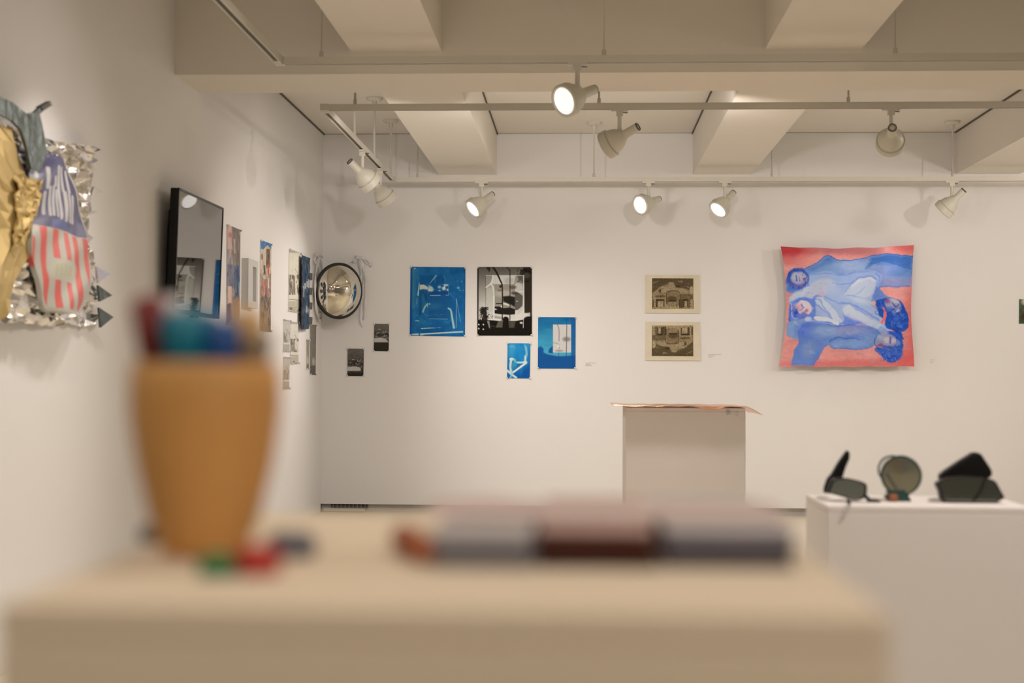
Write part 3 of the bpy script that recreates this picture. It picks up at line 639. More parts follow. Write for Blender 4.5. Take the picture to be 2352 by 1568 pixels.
def d_cy2(c):
    c.zoom(900, 580, 4.704); c.fill((20, 100, 156)); c.vgrad(700, 1020, (22, 100, 150), (70, 158, 186)); c.grain(30, 90, 60, 3)
    c.ell(1680, 960, 120, 110, (60, 150, 182), .5, 1); c.rect(1935, 690, 1990, 1255, (20, 84, 150), .8, 20); c.ell(1760, 1090, 90, 30, (84, 166, 188), .8, .9)
    c.poly([(1575, 1030), (1610, 1010), (1640, 1040), (1640, 1080), (1690, 1100), (1800, 1120), (1990, 1110), (1990, 1255), (1575, 1255)], (20, 78, 142), .95, 16); c.poly([(1700, 1040), (1740, 1005), (1740, 1090), (1690, 1080)], (18, 76, 136), .9, 14)
    c.line([(1650, 1000), (1735, 1000)], 3, (40, 100, 140), .6, 3)
    c.line([(1800, 700), (1805, 1200)], 7, (20, 76, 138), .6, 6); c.line([(1888, 700), (1885, 1200)], 7, (20, 76, 138), .6, 6)
    c.rect(1741, 776, 1937, 1079, (206, 198, 190), 1, 4); c.line([(1788, 780), (1806, 830), (1806, 955)], 8, (110, 104, 98), .8, 5); c.line([(1890, 780), (1886, 1078)], 9, (100, 94, 88), .85, 5); c.ell(1888, 935, 40, 24, (120, 112, 106), .8, .9); c.line([(1741, 975), (1800, 985), (1808, 1040)], 5, (110, 104, 98), .7, 4); c.ell(1798, 1010, 10, 12, (232, 228, 220), 1, .4); c.ell(1810, 1060, 40, 12, (140, 134, 128), .7, 1); c.grain(10, 8, 8, 2)
sheet('cyanotype_print', 'medium blue cyanotype print with a pale rectangle, lower right of the black and white print', 'art print',
      [(1236, 727.8), (1322, 728.3), (1321.5, 846.2), (1235.2, 845.8)], 'back', d_cy2, 1.2)
def d_cy3(c):
    c.zoom(900, 580, 4.704); c.fill((22, 130, 186)); c.vgrad(980, 1360, (40, 140, 190), (14, 92, 160)); c.grain(40, 50, 80, 3); W_ = (206, 216, 210)
    c.ell(1300, 1060, 40, 90, (90, 168, 200), .6, 1); c.line([(1280, 1020), (1300, 1010), (1325, 1025)], 8, (150, 200, 214), .7, 6); c.ell(1370, 1100, 60, 80, (30, 136, 196), .7, 1)
    c.poly([(1430, 985), (1460, 1020), (1470, 1100), (1450, 1170), (1425, 1160), (1445, 1080)], (150, 196, 208), .8, 10)
    c.line([(1290, 1150), (1280, 1230), (1290, 1300)], 26, (196, 212, 210), .95, 8); c.ell(1295, 1150, 26, 16, W_, 1, .4); c.line([(1325, 1155), (1345, 1185), (1440, 1185)], 20, W_, .95, 8); c.ell(1440, 1185, 24, 20, W_, 1, .4); c.line([(1445, 1195), (1300, 1300)], 22, (214, 220, 212), 1, 7); c.line([(1440, 1120), (1445, 1180)], 18, W_, .9, 8)
    c.line([(1250, 1275), (1300, 1320), (1345, 1350)], 24, W_, .95, 8); c.line([(1300, 1290), (1280, 1355)], 20, (150, 190, 200), .8, 9); c.ell(1330, 1200, 24, 50, (60, 158, 180), .7, 1); c.line([(1310, 1200), (1305, 1290)], 6, (170, 200, 200), .7, 5)
    c.poly([(1497, 1200), (1497, 1360), (1360, 1360)], (16, 78, 150), .8, 40)
sheet('cyanotype_print', 'smallest blue cyanotype print with white branching shapes, below the black and white print', 'art print',
      [(1165.7, 787.9), (1218.2, 788.3), (1216.7, 868.7), (1164.7, 868)], 'back', d_cy3, 1.6)
def etch(c, X0, Y0, X1, Y1, flip):
    # work in the frame of the upper print (zoom 14.25 of 1470,620): image 390..1750 x 270..1275
    u = (c.PX - X0) / (X1 - X0); v = (c.PY - Y0) / (Y1 - Y0)
    ins = (u > 0) & (u < 1) & (v > 0) & (v < 1)
    if flip: u, v = 1 - u, 1 - v
    keep = c.c.copy(); c.x = 390 + u * 1360; c.y = 270 + v * 1005
    c.fill((140, 122, 94)); D = (66, 52, 32); L = (180, 158, 122)
    c.vgrad(270, 1275, (80, 66, 44), (130, 112, 84))
    c.poly([(400, 750), (640, 560), (980, 380), (1110, 400), (1160, 560), (1440, 600), (1750, 720), (1750, 1275), (400, 1275)], L, .75, 40)
    c.poly([(400, 280), (1750, 280), (1750, 480), (1500, 500), (1180, 560), (1100, 400), (960, 390), (620, 560), (480, 700), (400, 740)], (92, 76, 52), .8, 30)
    c.poly([(460, 740), (880, 740), (880, 930), (460, 930)], (150, 128, 96), .8, 10); c.poly([(1300, 780), (1750, 790), (1750, 960), (1320, 960)], (106, 88, 62), .9, 12)
    c.poly([(870, 1020), (870, 780), (930, 690), (1230, 690), (1300, 800), (1300, 1150), (1200, 1180), (880, 1170)], (136, 114, 84), .95, 14); c.line([(870, 1100), (865, 800), (930, 690), (1230, 690), (1310, 800), (1310, 1200)], 22, D, .9, 10)
    c.ell(1040, 940, 160, 90, (84, 66, 42), .9, .6); c.rect(890, 980, 1190, 1030, (58, 44, 26), .8, 20); c.rect(890, 1040, 1180, 1170, (150, 130, 98), .9, 10)
    for x0 in (510, 1385):
        x1 = x0 + (290 if x0 < 900 else 190)
        c.rect(x0, 950, x1, 1010, (58, 44, 26), .95, 10); c.rect(x0, 1000, x0 + 70, 1220, (76, 60, 38), .9, 12); c.rect(x1 - 40, 1000, x1, 1200, (76, 60, 38), .9, 12); c.rect(x0 + 90, 1040, x1 - 50, 1180, L, .9, 10); c.line([(x0 + 160, 1040), (x0 + 160, 1180)], 8, (120, 96, 70), .8, 6)
    c.rect(1270, 960, 1390, 1240, (70, 60, 38), .9, 14); c.rect(395, 960, 450, 1220, (84, 68, 46), .9, 14); c.rect(1560, 960, 1640, 1240, (96, 78, 54), .8, 14)
    c.rect(500, 830, 830, 890, (96, 78, 50), .85, 16); c.ell(650, 680, 40, 60, D, .85, .6); c.ell(1260, 530, 90, 40, (70, 54, 36), .9, .6); c.ell(760, 440, 160, 80, (84, 68, 48), .7, .8); c.ell(1330, 380, 70, 40, (150, 132, 98), .8, .7); c.line([(1510, 530), (1640, 590)], 14, L, .9, 8); c.ell(1690, 640, 70, 110, (182, 160, 122), .9, .4); c.line([(420, 430), (590, 360)], 24, (140, 122, 88), .8, 14)
    c.rect(900, 1180, 1280, 1275, (176, 156, 112), .7, 14)
    for q in range(14): c.line([(395, 750 + q * 36), (1750, 752 + q * 36)], 4, (90, 74, 50), .35, 6)
    c.blotch((54, 42, 24), 34, 30, .5, .8, .5, 21); c.blotch((190, 168, 130), 30, 44, .55, .85, .3, 31)
    c.rect(385, 260, 400, 1285, D, .6, 6); c.rect(1735, 260, 1755, 1285, D, .6, 6)
    keep[ins] = c.c[ins]; c.c = keep
def d_e1(c): c.fill((214, 196, 168)); c.grain(14, 30); etch(c, 1497.6, 639, 1592.8, 709.5, False)
def d_e2(c): c.fill((214, 196, 168)); c.grain(14, 30, 30, 5); etch(c, 1497.3, 747.3, 1592.3, 817.8, True)
sheet('etching_print', 'upper of the two cream etchings, grey interior scene upright, above its inverted pair', 'art print',
      [(1482.5, 630.7), (1607.4, 631.5), (1607.4, 719.4), (1481.3, 718.6)], 'back', d_e1, 1.6, lift=.012, pins=False)
sheet('etching_print', 'lower of the two cream etchings, grey interior scene turned upside down', 'art print',
      [(1482.2, 738.5), (1607.4, 739.3), (1608.2, 828), (1481.3, 827.2)], 'back', d_e2, 1.6, lift=.012, pins=False)
def d_sm(bx, hi, seed):
    x0, y0, x1, y1 = bx
    def f(c):
        c.zoom(640, 560, 4.61); c.fill((84, 78, 70)); c.vgrad(y0, y1, (110, 102, 92), (60, 54, 46)); c.grain(24, 20, 16, seed); W_ = x1 - x0; H = y1 - y0
        c.rect(x0, y0 + H * (.3 + hi), x1, y0 + H * (.45 + hi), (50, 44, 38), .8, 20); c.blotch((150, 142, 132), 20, 14, .5, .7, .8, seed, (x0, y0 + H * (.3 + hi), x1, y0 + H * (.55 + hi)))
        c.poly([(x0, y0 + H * (.52 + hi)), (x0 + W_ * .5, y0 + H * (.5 + hi)), (x0 + W_ * .8, y0 + H * (.55 + hi)), (x0 + W_ * (.95 - hi), y0 + H * (.67 + hi)), (x0, y0 + H * (.67 + hi))], (196, 186, 174), .95, 10)
        c.line([(x0 + W_ * .3, y0 + H * (.2 + hi * 1.4)), (x0 + W_ * .42, y0 + H * (.2 + hi * 1.4))], 6, (220, 212, 200), .9, 4)
        c.line([(x0 + W_ * .6, y0 + H * (.27 + hi)), (x0 + W_ * .66, y0 + H * (.34 + hi)), (x0 + W_ * .8, y0 + H * (.27 + hi))], 7, (200, 190, 178), .8, 5)
        c.rect(x0, y0 + H * (.69 + hi * 1.4), x1, y1, (48, 44, 36), .9, 6); c.grain(16, 6, 6, 3)
    return f
sheet('photo_print', 'small grey landscape photo pinned on the back wall, lower left one of two', 'photograph',
      [(798.4, 800.3), (835.9, 800.8), (834.6, 863.7), (797.7, 863.3)], 'back', d_sm((727, 1108, 903, 1400), .14, 4), 1.8)
sheet('photo_print', 'small grey landscape photo pinned on the back wall, upper right one of two', 'photograph',
      [(859.5, 743.3), (893.8, 743.9), (892.7, 806.6), (858.4, 805.8)], 'back', d_sm((1007, 845, 1170, 1137), 0.0, 9), 1.8)
def d_edge(c):
    c.fill((70, 78, 58)); c.grain(40, 6, 9, 3); c.ell(2362, 692, 16, 10, (205, 190, 160), .9, .6); c.ell(2360, 715, 8, 14, (170, 90, 80), .8, .8); c.ell(2356, 725, 8, 8, (84, 30, 26), .8, .8)
    c.line([(2341, 687), (2340, 742)], 1.4, (60, 140, 96), .9, 1)
sheet('photo_print', 'dark green photo cut off by the right edge of the picture', 'photograph', [(2341, 687), (2400, 687), (2400, 743), (2340.5, 743)], 'back', d_edge, 1.3, pins=False)

# wall captions: rows of tiny vinyl lettering
def caption(rows, label, wall='back', vertical=False, Y=None, x_=None, m='text'):
    ax, val, sg = AX[wall]
    if Y is not None: ax, val, sg = 1, Y, -1
    mb = MB(); rnd = random.Random(len(label)); first = None
    for (px0, py0, px1, hh) in rows:
        p = px0
        while p < px1:
            wd = rnd.uniform(.8, 2.0); q = min(px1, p + wd)
            c4 = [(p, py0), (q, py0), (q, py0 + hh), (p, py0 + hh)]
            f = at_y if ax == 1 else at_x
            V = [f(a_, b_, val + sg * .0006) for a_, b_ in c4] + [f(a_, b_, val + sg * .0018) for a_, b_ in c4]
            mb.add(V, [(0, 1, 2, 3), (7, 6, 5, 4), (0, 4, 5, 1), (1, 5, 6, 2), (2, 6, 7, 3), (3, 7, 4, 0)])
            p = q + rnd.uniform(.3, .6)
    o = mb.build('wall_caption', M[m]); return tag(o, label, 'caption')
caption([(1345, 832.8, 1369, .9), (1345, 835.8, 1356, .9), (1345, 839, 1360, .9)], 'tiny grey caption lettering on the wall right of the blue prints')
caption([(1627, 813.8, 1657, .9), (1627, 817, 1640, .9), (1628, 820.8, 1637, .9)], 'tiny grey caption lettering on the wall right of the two etchings')
caption([(2136, 826, 2147, .9), (2136, 829, 2143, .9), (2137, 832, 2142, .9)], 'tiny grey caption lettering on the wall right of the blue and pink painting')
caption([(176, 754, 186, 1.2), (176, 757.5, 184, 1.2)], 'tiny grey caption lettering on the left wall below the foil piece', wall='left')

# ================================================================== CONVEX MIRROR AND RIBBONS
mc = at_y(779, 668, 11.72)
mr = thing('convex_mirror', mc, 'round convex dome mirror with black rim in the corner, tied with sheer ribbons', 'mirror')
nrm = Vector((.70, -.71, -.05)).normalized(); MQ = Matrix.Translation(mc) @ nrm.to_track_quat('Z', 'Y').to_matrix().to_4x4()
RM = .222
MB().lathe([(RM * math.sin(t) / math.sin(1.05), .13 * (math.cos(t) - math.cos(1.05)) / (1 - math.cos(1.05))) for t in [i * 1.05 / 24 for i in range(25)]], MQ, 64).build('dome', M['dome'], mr, True)
MB().lathe([(RM - .004, .006), (RM + .004, .012), (RM + .013, .004), (RM + .013, -.012), (RM - .004, -.014), (0, -.014)], MQ, 64).build('rim', M['rubber'], mr, True)
def ribbon(pts, wd, label, parent=None, name='ribbon'):
    pts = [Vector(p) for p in curve_pts(pts, False, 6)]; n = len(pts); V = []; F = []
    for i, p in enumerate(pts):
        a = 1.2 * math.sin(i * .42 + len(label)); s = Vector((math.cos(a) * wd / 2, math.sin(a) * wd / 2 * .4, 0))
        t = (pts[min(i + 1, n - 1)] - pts[max(i - 1, 0)]).normalized()
        if abs(t.z) < .5: s = Vector((0, 0, 1)) * wd / 2
        V += [p - s, p + s]
    for i in range(n - 1): F.append((2 * i, 2 * i + 1, 2 * i + 3, 2 * i + 2))
    mb = MB().add(V, F); o = mb.build(name, M['ribbon'], parent, True)
    sm = o.modifiers.new('solid', 'SOLIDIFY'); sm.thickness = .0012
    return o
def zp(x, y): return 640 + x / 4.61, 560 + y / 4.61
def RB(lst, wall, off):
    out = []
    for (x, y) in lst:
        px, py = zp(x, y); out.append(at_x(px, py, XL + off) if wall == 'left' else at_y(px, py, YB - off))
    return out
r1 = thing('ribbon_bow', at_x(*zp(430, 130), XL + .02), 'sheer white ribbon bow with looping tails left of the dome mirror', 'ribbon')
for L, wd in (([(430, 130), (418, 250), (440, 400), (418, 560), (440, 720), (415, 745)], .022), ([(430, 130), (462, 300), (470, 480), (455, 650), (458, 830)], .026), ([(430, 130), (395, 300), (385, 480), (400, 700), (440, 815), (462, 700), (465, 640)], .024), ([(430, 130), (400, 120), (383, 165), (395, 200), (430, 130)], .022), ([(430, 130), (450, 125), (462, 150), (430, 130)], .02)):
    ribbon(RB(L, 'left', .025), wd, 'a%d' % len(L), r1, 'tail')
r2 = thing('ribbon_bow', at_y(*zp(860, 150), YB - .02), 'sheer white ribbon bow with long tails right of the dome mirror', 'ribbon')
for L, wd in (([(865, 150), (868, 300), (856, 450), (872, 560), (862, 635)], .042), ([(865, 150), (905, 300), (925, 480), (915, 650), (900, 800)], .03), ([(865, 150), (900, 330), (880, 560), (870, 820), (890, 880)], .024), ([(865, 150), (820, 140), (790, 190), (865, 150)], .03), ([(865, 150), (920, 165), (975, 225), (930, 200), (865, 150)], .028)):
    ribbon(RB(L, 'back', .025), wd, 'b%d' % len(L), r2, 'tail')
s1 = MB().tube([*RB([(430, 150)], 'left', .03), at_y(*zp(560, 190), 11.70)], .0025, 6).tube([at_y(*zp(700, 200), 11.78), *RB([(865, 150)], 'back', .03)], .0025, 6)
tag(s1.build('mirror_string', M['ribbon']), 'pale string tying the dome mirror to the ribbon bows', 'string')

# ================================================================== PRINTS ON THE LEFT WALL
def zq(x, y): return (500 + x / 5.6, 500 + y / 5.6)
def d_p1(c):
    c.zoom(500, 500, 5.6); c.fill((150, 138, 132)); c.grain(40, 20, 90, 4)
    c.poly([(125, 85), (180, 105), (185, 400), (122, 400)], (205, 168, 150), .9, 14); c.poly([(182, 105), (293, 150), (293, 620), (200, 620), (182, 300)], (122, 108, 96), .8, 20); c.line([(215, 280), (222, 450)], 22, (190, 160, 150), .9, 12); c.line([(160, 240), (165, 500)], 26, (200, 160, 150), .8, 14); c.ell(155, 220, 22, 34, (190, 104, 96), .8, .8)
    c.rect(120, 600, 292, 900, (112, 112, 126), .75, 30); c.poly([(245, 610), (270, 620), (272, 1080), (240, 1000)], (52, 84, 122), .9, 10); c.line([(275, 820), (275, 900)], 14, (140, 150, 130), .8, 8); c.blotch((70, 74, 96), 16, 90, .5, .7, .7, 6, (120, 600, 292, 1050)); c.grain(46, 7, 120, 31); c.blotch((196, 176, 160), 9, 100, .56, .8, .5, 33)
    c.rect(130, 880, 182, 1100, (216, 178, 158), .95, 8); c.poly([(120, 1120), (165, 1090), (180, 1300), (120, 1380)], (82, 66, 98), .85, 16); c.poly([(185, 1050), (290, 1000), (282, 1400), (185, 1390)], (150, 116, 92), .7, 30)
rt, _, P_ = sheet('poster_print', 'first tall narrow poster past the black screen, grey, pink and navy', 'poster',
      [zq(125, 85), zq(293, 155), zq(281, 1400), zq(118, 1370)], 'left', d_p1, 1.6, pins=True)
def d_p2(c):
    c.zoom(500, 500, 5.6); c.fill((160, 138, 118)); c.grain(50, 14, 60, 4)
    c.poly([(555, 283), (690, 335), (690, 430), (640, 350), (590, 405), (552, 400)], (78, 124, 168), 1, 8); c.poly([(555, 400), (590, 405), (640, 345), (690, 400), (690, 700), (600, 800), (545, 700)], (206, 186, 158), .9, 12)
    c.rect(625, 400, 672, 640, (112, 84, 72), .9, 10); c.line([(590, 390), (640, 345), (680, 400)], 6, (96, 72, 60), .8, 5); c.ell(570, 500, 14, 40, (120, 96, 80), .8, .6); c.line([(600, 620), (605, 720)], 22, (80, 70, 76), .9, 10); c.line([(650, 610), (652, 730)], 22, (206, 92, 66), .95, 10)
    c.rect(545, 800, 690, 1010, (168, 120, 100), .7, 30); c.line([(595, 800), (597, 1000)], 20, (206, 130, 106), .9, 10); c.line([(655, 780), (655, 900)], 16, (222, 206, 190), .9, 8); c.line([(625, 900), (628, 980)], 14, (96, 96, 130), .8, 8); c.line([(620, 1000), (622, 1080)], 20, (70, 64, 70), .8, 12)
    c.rect(545, 1020, 690, 1470, (128, 108, 92), .8, 30); c.blotch((84, 66, 54), 16, 90, .5, .7, .8, 16, (540, 1020, 690, 1470)); c.blotch((196, 176, 156), 10, 60, .58, .8, .7, 26, (540, 600, 690, 1400)); c.grain(50, 8, 70, 41); c.blotch((70, 60, 60), 7, 60, .6, .75, .6, 44, (540, 480, 690, 1400))
sheet('poster_print', 'tall narrow poster of a street scene with blue sky, right of the small grey frame', 'poster',
      [zq(555, 283), zq(690, 335), zq(683, 1467), zq(545, 1460)], 'left', d_p2, 1.8, pins=True)
# small grey frame, deep box
fr = thing('picture_frame', at_x(*zq(455, 1150), XL), 'small grey deep box frame hung between the two tall posters', 'picture frame')
FT = .045
oq = [at_x(*zq(400, 520), XL + FT), at_x(*zq(522, 560), XL + FT), at_x(*zq(516, 1155), XL + FT), at_x(*zq(388, 1145), XL + FT)]
yn, yf = (oq[0].y + oq[3].y) / 2, (oq[1].y + oq[2].y) / 2; zt_, zb_ = oq[0].z, oq[3].z - .0
iq = [at_x(*zq(455, 560), XL + FT), at_x(*zq(500, 575), XL + FT), at_x(*zq(495, 1110), XL + FT)]
iy0, iy1, iz1, iz0 = iq[0].y, iq[1].y, zt_ - .045, zb_ + .045
mb = MB()
mb.box((XL + .001, yn, zb_), (XL + FT, iy0, zt_)).box((XL + .001, iy1, zb_), (XL + FT, yf, zt_)).box((XL + .001, iy0, iz1), (XL + FT, iy1, zt_)).box((XL + .001, iy0, zb_), (XL + FT, iy1, iz0))
mb.build('frame', M['frame'], fr)
def d_fp(c): c.fill((150, 142, 124)); c.grain(60, 3, 5, 2); c.line([zq(470, 600), zq(480, 650)], 1.5, (206, 200, 184), .8, 1); c.line([zq(480, 700), zq(478, 1050)], 3, (120, 100, 90), .6, 2)
sheet('p', '', '', [zq(440, 545), zq(500, 570), zq(500, 1115), zq(438, 1110)], 'left', d_fp, 1.6, lift=.018, pins=False, part='picture', parent=fr)
def zr(x, y): return (640 + x / 4.61, 560 + y / 4.61)
def d_city(bx, seed, top=(214, 202, 178), strength=.9):
    x0, y0, x1, y1 = bx
    def f(c):
        c.zoom(640, 560, 4.61); c.fill(top); c.grain(16, 12, 30, seed); H = y1 - y0; W_ = x1 - x0
        c.rect(x0 - 20, y0, x1 + 20, y0 + H * .05, (150, 140, 126), .7, 12)
        c.blotch((100, 88, 74), 9, 50, .42, .62, strength, seed, (x0 - 20, y0 + H * .40, x1 + 20, y0 + H * .72)); c.rect(x0 + W_ * .35, y0 + H * .42, x0 + W_ * .5, y0 + H * .68, (120, 104, 88), strength * .8, 8); c.rect(x0, y0 + H * .5, x0 + W_ * .3, y0 + H * .7, (100, 88, 76), strength * .7, 20)
        c.rect(x0 - 20, y0 + H * .72, x1 + 20, y0 + H * .77, (216, 204, 184), .8, 6); c.line([(x0, y0 + H * .79), (x1, y0 + H * .81)], 6, (84, 74, 62), strength * .8, 5)
        c.rect(x0 - 20, y0 + H * .82, x1 + 20, y1, (164, 152, 132), .6, 12); c.blotch((80, 70, 60), 12, 16, .5, .7, strength * .9, seed + 3, (x0 - 20, y0 + H * .92, x1 + 20, y1)); c.line([(x0 + W_ * .5, y0 + H * .3), (x0 + W_ * .75, y0 + H * .4)], 5, (120, 110, 96), .7, 4)
    return f
G5 = 'prints pinned at the far end of the left wall'
sheet('city_print', 'pale sepia city print on the left wall, directly beside the blue fringed piece', 'art print',
      [zr(115, 50), zr(233, 97), zr(228, 734), zr(107, 712)], 'left', d_city((107, 60, 240, 725), 3), 2.2)
sheet('city_print', 'faded narrow print just below the sepia city print, leftmost of the lower row', 'art print',
      [zr(57, 795), zr(121, 812), zr(115, 1145), zr(52, 1140)], 'left', d_city((52, 800, 120, 1140), 8, (190, 180, 166), .5), 2.2)
sheet('city_print', 'pale pinned city print below the sepia one, right of the faded narrow ones', 'art print',
      [zr(128, 822), zr(214, 830), zr(209, 1268), zr(127, 1272)], 'left', d_city((127, 825, 213, 1270), 12, (212, 202, 184), .8), 2.2)
sheet('city_print', 'faded narrow print hung lowest on the left wall', 'art print',
      [zr(56, 1195), zr(118, 1200), zr(111, 1533), zr(50, 1535)], 'left', d_city((50, 1198, 118, 1534), 19, (186, 174, 158), .5), 2.2)
def d_dk(c): c.zoom(640, 560, 4.61); c.fill((132, 120, 108)); c.grain(22, 10, 20, 3); c.ell(370, 1245, 16, 40, (196, 184, 168), .8, .8); c.rect(325, 1290, 400, 1390, (92, 84, 76), .7, 14)
def d_dk2(c): c.zoom(640, 560, 4.61); c.fill((150, 140, 118)); c.grain(22, 10, 30, 6); c.ell(308, 1240, 10, 50, (200, 188, 166), .8, .9); c.rect(295, 1270, 330, 1330, (118, 106, 88), .7, 12)
sheet('photo_print', 'dark grey photo nearest the room corner, below the blue fringed piece', 'photograph',
      [zr(334, 850), zr(398, 858), zr(391, 1388), zr(333, 1385)], 'left', d_dk, 2.2)
sheet('photo_print', 'thin olive grey photo just left of the dark corner photo', 'photograph',
      [zr(297, 1010), zr(325, 1015), zr(320, 1328), zr(297, 1325)], 'left', d_dk2, 2.2)
def d_fr(c):
    c.zoom(640, 560, 4.61); c.fill((62, 76, 88)); c.grain(60, 5, 60, 3); c.blotch((34, 48, 66), 10, 80, .5, .62, .8, 8)
    for x_, y0_, y1_ in ((300, 400, 450), (316, 380, 460), (280, 420, 470), (290, 660, 720), (265, 450, 560)): c.line([(x_, y0_), (x_ + 3, y1_)], 12, (190, 180, 168), .8, 9)
    c.rect(236, 240, 254, 905, (52, 40, 44), .8, 6); c.ell(300, 700, 20, 30, (180, 172, 164), .6, 1)
fz, _, _ = sheet('fringed_textile', 'dark blue fringed strip piece near the corner of the left wall', 'wall hanging',
      [zr(246, 118), zr(337, 152), zr(327, 898), zr(239, 908)], 'left', d_fr, 2.6, lift=.03, pins=False, part='panel',
      wave=lambda u, v: .003 * np.sin(u * 30) + .0015 * np.sin(v * 40 + u * 9))
for y0_, y1_ in ((308, 382), (463, 537), (618, 692), (773, 847)):
    V = [at_x(*zr(322, y0_ - 4), XL + .02), at_x(*zr(359, y0_ + 4), XL + .02), at_x(*zr(356, y1_ + 2), XL + .02), at_x(*zr(318, y1_), XL + .02)]
    MB().prism([V, [v - Vector((.012, 0, 0)) for v in V]]).build('side_tab', M['slot'], fz)

# ================================================================== WALL SCREEN
XT = XL + .10
ya, yb = at_x(404, 600, XT).y, at_x(505, 600, XT).y
zt0 = (at_x(405, 432, XT).z + at_x(505, 474, XT).z) / 2; zb0 = (at_x(400, 712, XT).z + at_x(501, 733, XT).z) / 2
tv = thing('wall_screen', (XL + .05, (ya + yb) / 2, zb0), 'glossy black flat screen mounted on the left wall', 'television')
MB().box((XT - .045, ya, zb0), (XT - .003, yb, zt0)).build('housing', M['black'], tv, bevel=.008)
MB().box((XL + .012, ya + .12, zb0 + .08), (XT - .045, yb - .12, zt0 - .10)).build('rear_bulge', M['black'], tv, bevel=.01)
MB().box((XL + .0005, (ya + yb) / 2 - .15, (zb0 + zt0) / 2 - .12), (XL + .012, (ya + yb) / 2 + .15, (zb0 + zt0) / 2 + .12)).build('wall_bracket', M['slot'], tv)
MB().box((XT - .006, ya + .012, zb0 + .02), (XT, yb - .012, zt0 - .012)).build('screen', M['screen'], tv)
for a_, b_ in (((ya, zb0), (ya + .012, zt0)), ((yb - .012, zb0), (yb, zt0)), ((ya, zt0 - .012), (yb, zt0)), ((ya, zb0), (yb, zb0 + .02))):
    MB().box((XT - .004, a_[0], a_[1]), (XT + .003, b_[0], b_[1])).build('bezel', M['black'], tv)
MB().box((XT - .03, (ya + yb) / 2 - .05, zb0 - .012), (XT - .01, (ya + yb) / 2 + .05, zb0)).build('sensor_bar', M['black'], tv)

tv.rotation_euler = (0, math.radians(1.7), math.radians(-.45)); tv.location.x -= .005

# ================================================================== FOIL PIECE ON THE LEFT WALL
fo = thing('foil_collage', at_x(120, 745, XL), 'crumpled silver and gold foil collage with a striped snack packet, at far left', 'wall sculpture')
def crumple(name, outlineL, outlineR, y0, y1, off, amp, m, nu=26, nv=34, seed=1, jag=0, jit=9):
    """rows from y0 to y1 (photo rows of its wall plane); left / right edges given as functions of v"""
    rnd = np.random.RandomState(seed); u, v = np.meshgrid(np.linspace(0, 1, nu), np.linspace(0, 1, nv))
    L = outlineL(v); Rr = outlineR(v); J = rnd.rand(nv, nu) - .5
    PX = L * (1 - u) + Rr * u + (rnd.rand(nv, nu) - .5) * jit; PY = y0(u) * (1 - v) + y1(u) * v + (rnd.rand(nv, nu) - .5) * jit * 1.4
    if jag: PX[:, -1] += np.where(np.arange(nv) % 3 == 0, jag, -jag * .4)
    P = plane_pts(PX, PY, 0, XL + off)
    P[..., 0] += (rnd.rand(nv, nu) - .5) * amp + amp * .5 * np.sin(u * 9 + v * 3)
    P[..., 0] = np.maximum(P[..., 0], XL + .018)
    me = grid_mesh(name, P, (-.006, 0, 0), True); return link(me, name, m, fo)
lerp = lambda pts: (lambda t: np.interp(t, [p[0] for p in pts], [p[1] for p in pts]))
crumple('silver_foil', lambda v: v * 0 - 190, lerp([(0, 205), (.08, 218), (.2, 208), (.35, 216), (.5, 212), (.62, 226), (.8, 230), (1, 230)]),
        lerp([(0, 240), (.45, 262), (.62, 300), (.74, 318), (.85, 330), (1, 340)]), lambda u: 735 + u * 13, .045, .05, M['silver'], 46, 42, 3, 7)
crumple('gold_foil', lambda v: v * 0 - 120, lerp([(0, 30), (.1, 42), (.28, 60), (.33, 92), (.55, 92), (.68, 76), (.8, 44), (1, 22)]),
        lambda u: 272 + u * 20, lambda u: 724 + u * 6, .095, .022, M['gold'], 12, 12, 5)
crumple('gold_flap', lerp([(0, 36), (1, 30)]), lerp([(0, 96), (.25, 96), (.6, 88), (1, 60)]), lambda u: 398 + u * 18, lambda u: 585 - u * 40, .115, .02, M['gold'], 12, 16, 9)
# dark leaf-like band over the top
band = [(-40, 205), (0, 222), (30, 235), (62, 262), (80, 258), (96, 242), (120, 236), (104, 250), (92, 262), (100, 300), (108, 345), (96, 392), (72, 388), (62, 340), (50, 300), (30, 278), (0, 262), (-40, 250)]
B_ = [at_x(a_, b_, XL + .135) for a_, b_ in band]
MB().prism([B_, [v - Vector((.012, 0, 0)) for v in B_]]).build('dark_band', M['teal'], fo)
for t_ in ([(94, 245), (118, 232), (108, 242), (122, 240), (100, 254)], ):
    V = [at_x(a_, b_, XL + .14) for a_, b_ in t_]; MB().prism([V, [v - Vector((.02, 0, 0)) for v in V]]).build('curled_tip', M['slot'], fo)
for i, t_ in enumerate(([(226, 655), (248, 678), (230, 692)], [(228, 706), (251, 728), (232, 752)], [(214, 336), (222, 344), (206, 352)], [(205, 372), (224, 382), (204, 396)], [(216, 428), (226, 440), (210, 450)], [(222, 612), (245, 628), (226, 650)])):
    V = [at_x(a_, b_, XL + .05) for a_, b_ in t_]; V[1].x += .02
    MB().prism([V, [v - Vector((.01, 0, 0)) for v in V]]).build('foil_spike', M['teal'] if i < 3 else M['silver'], fo)
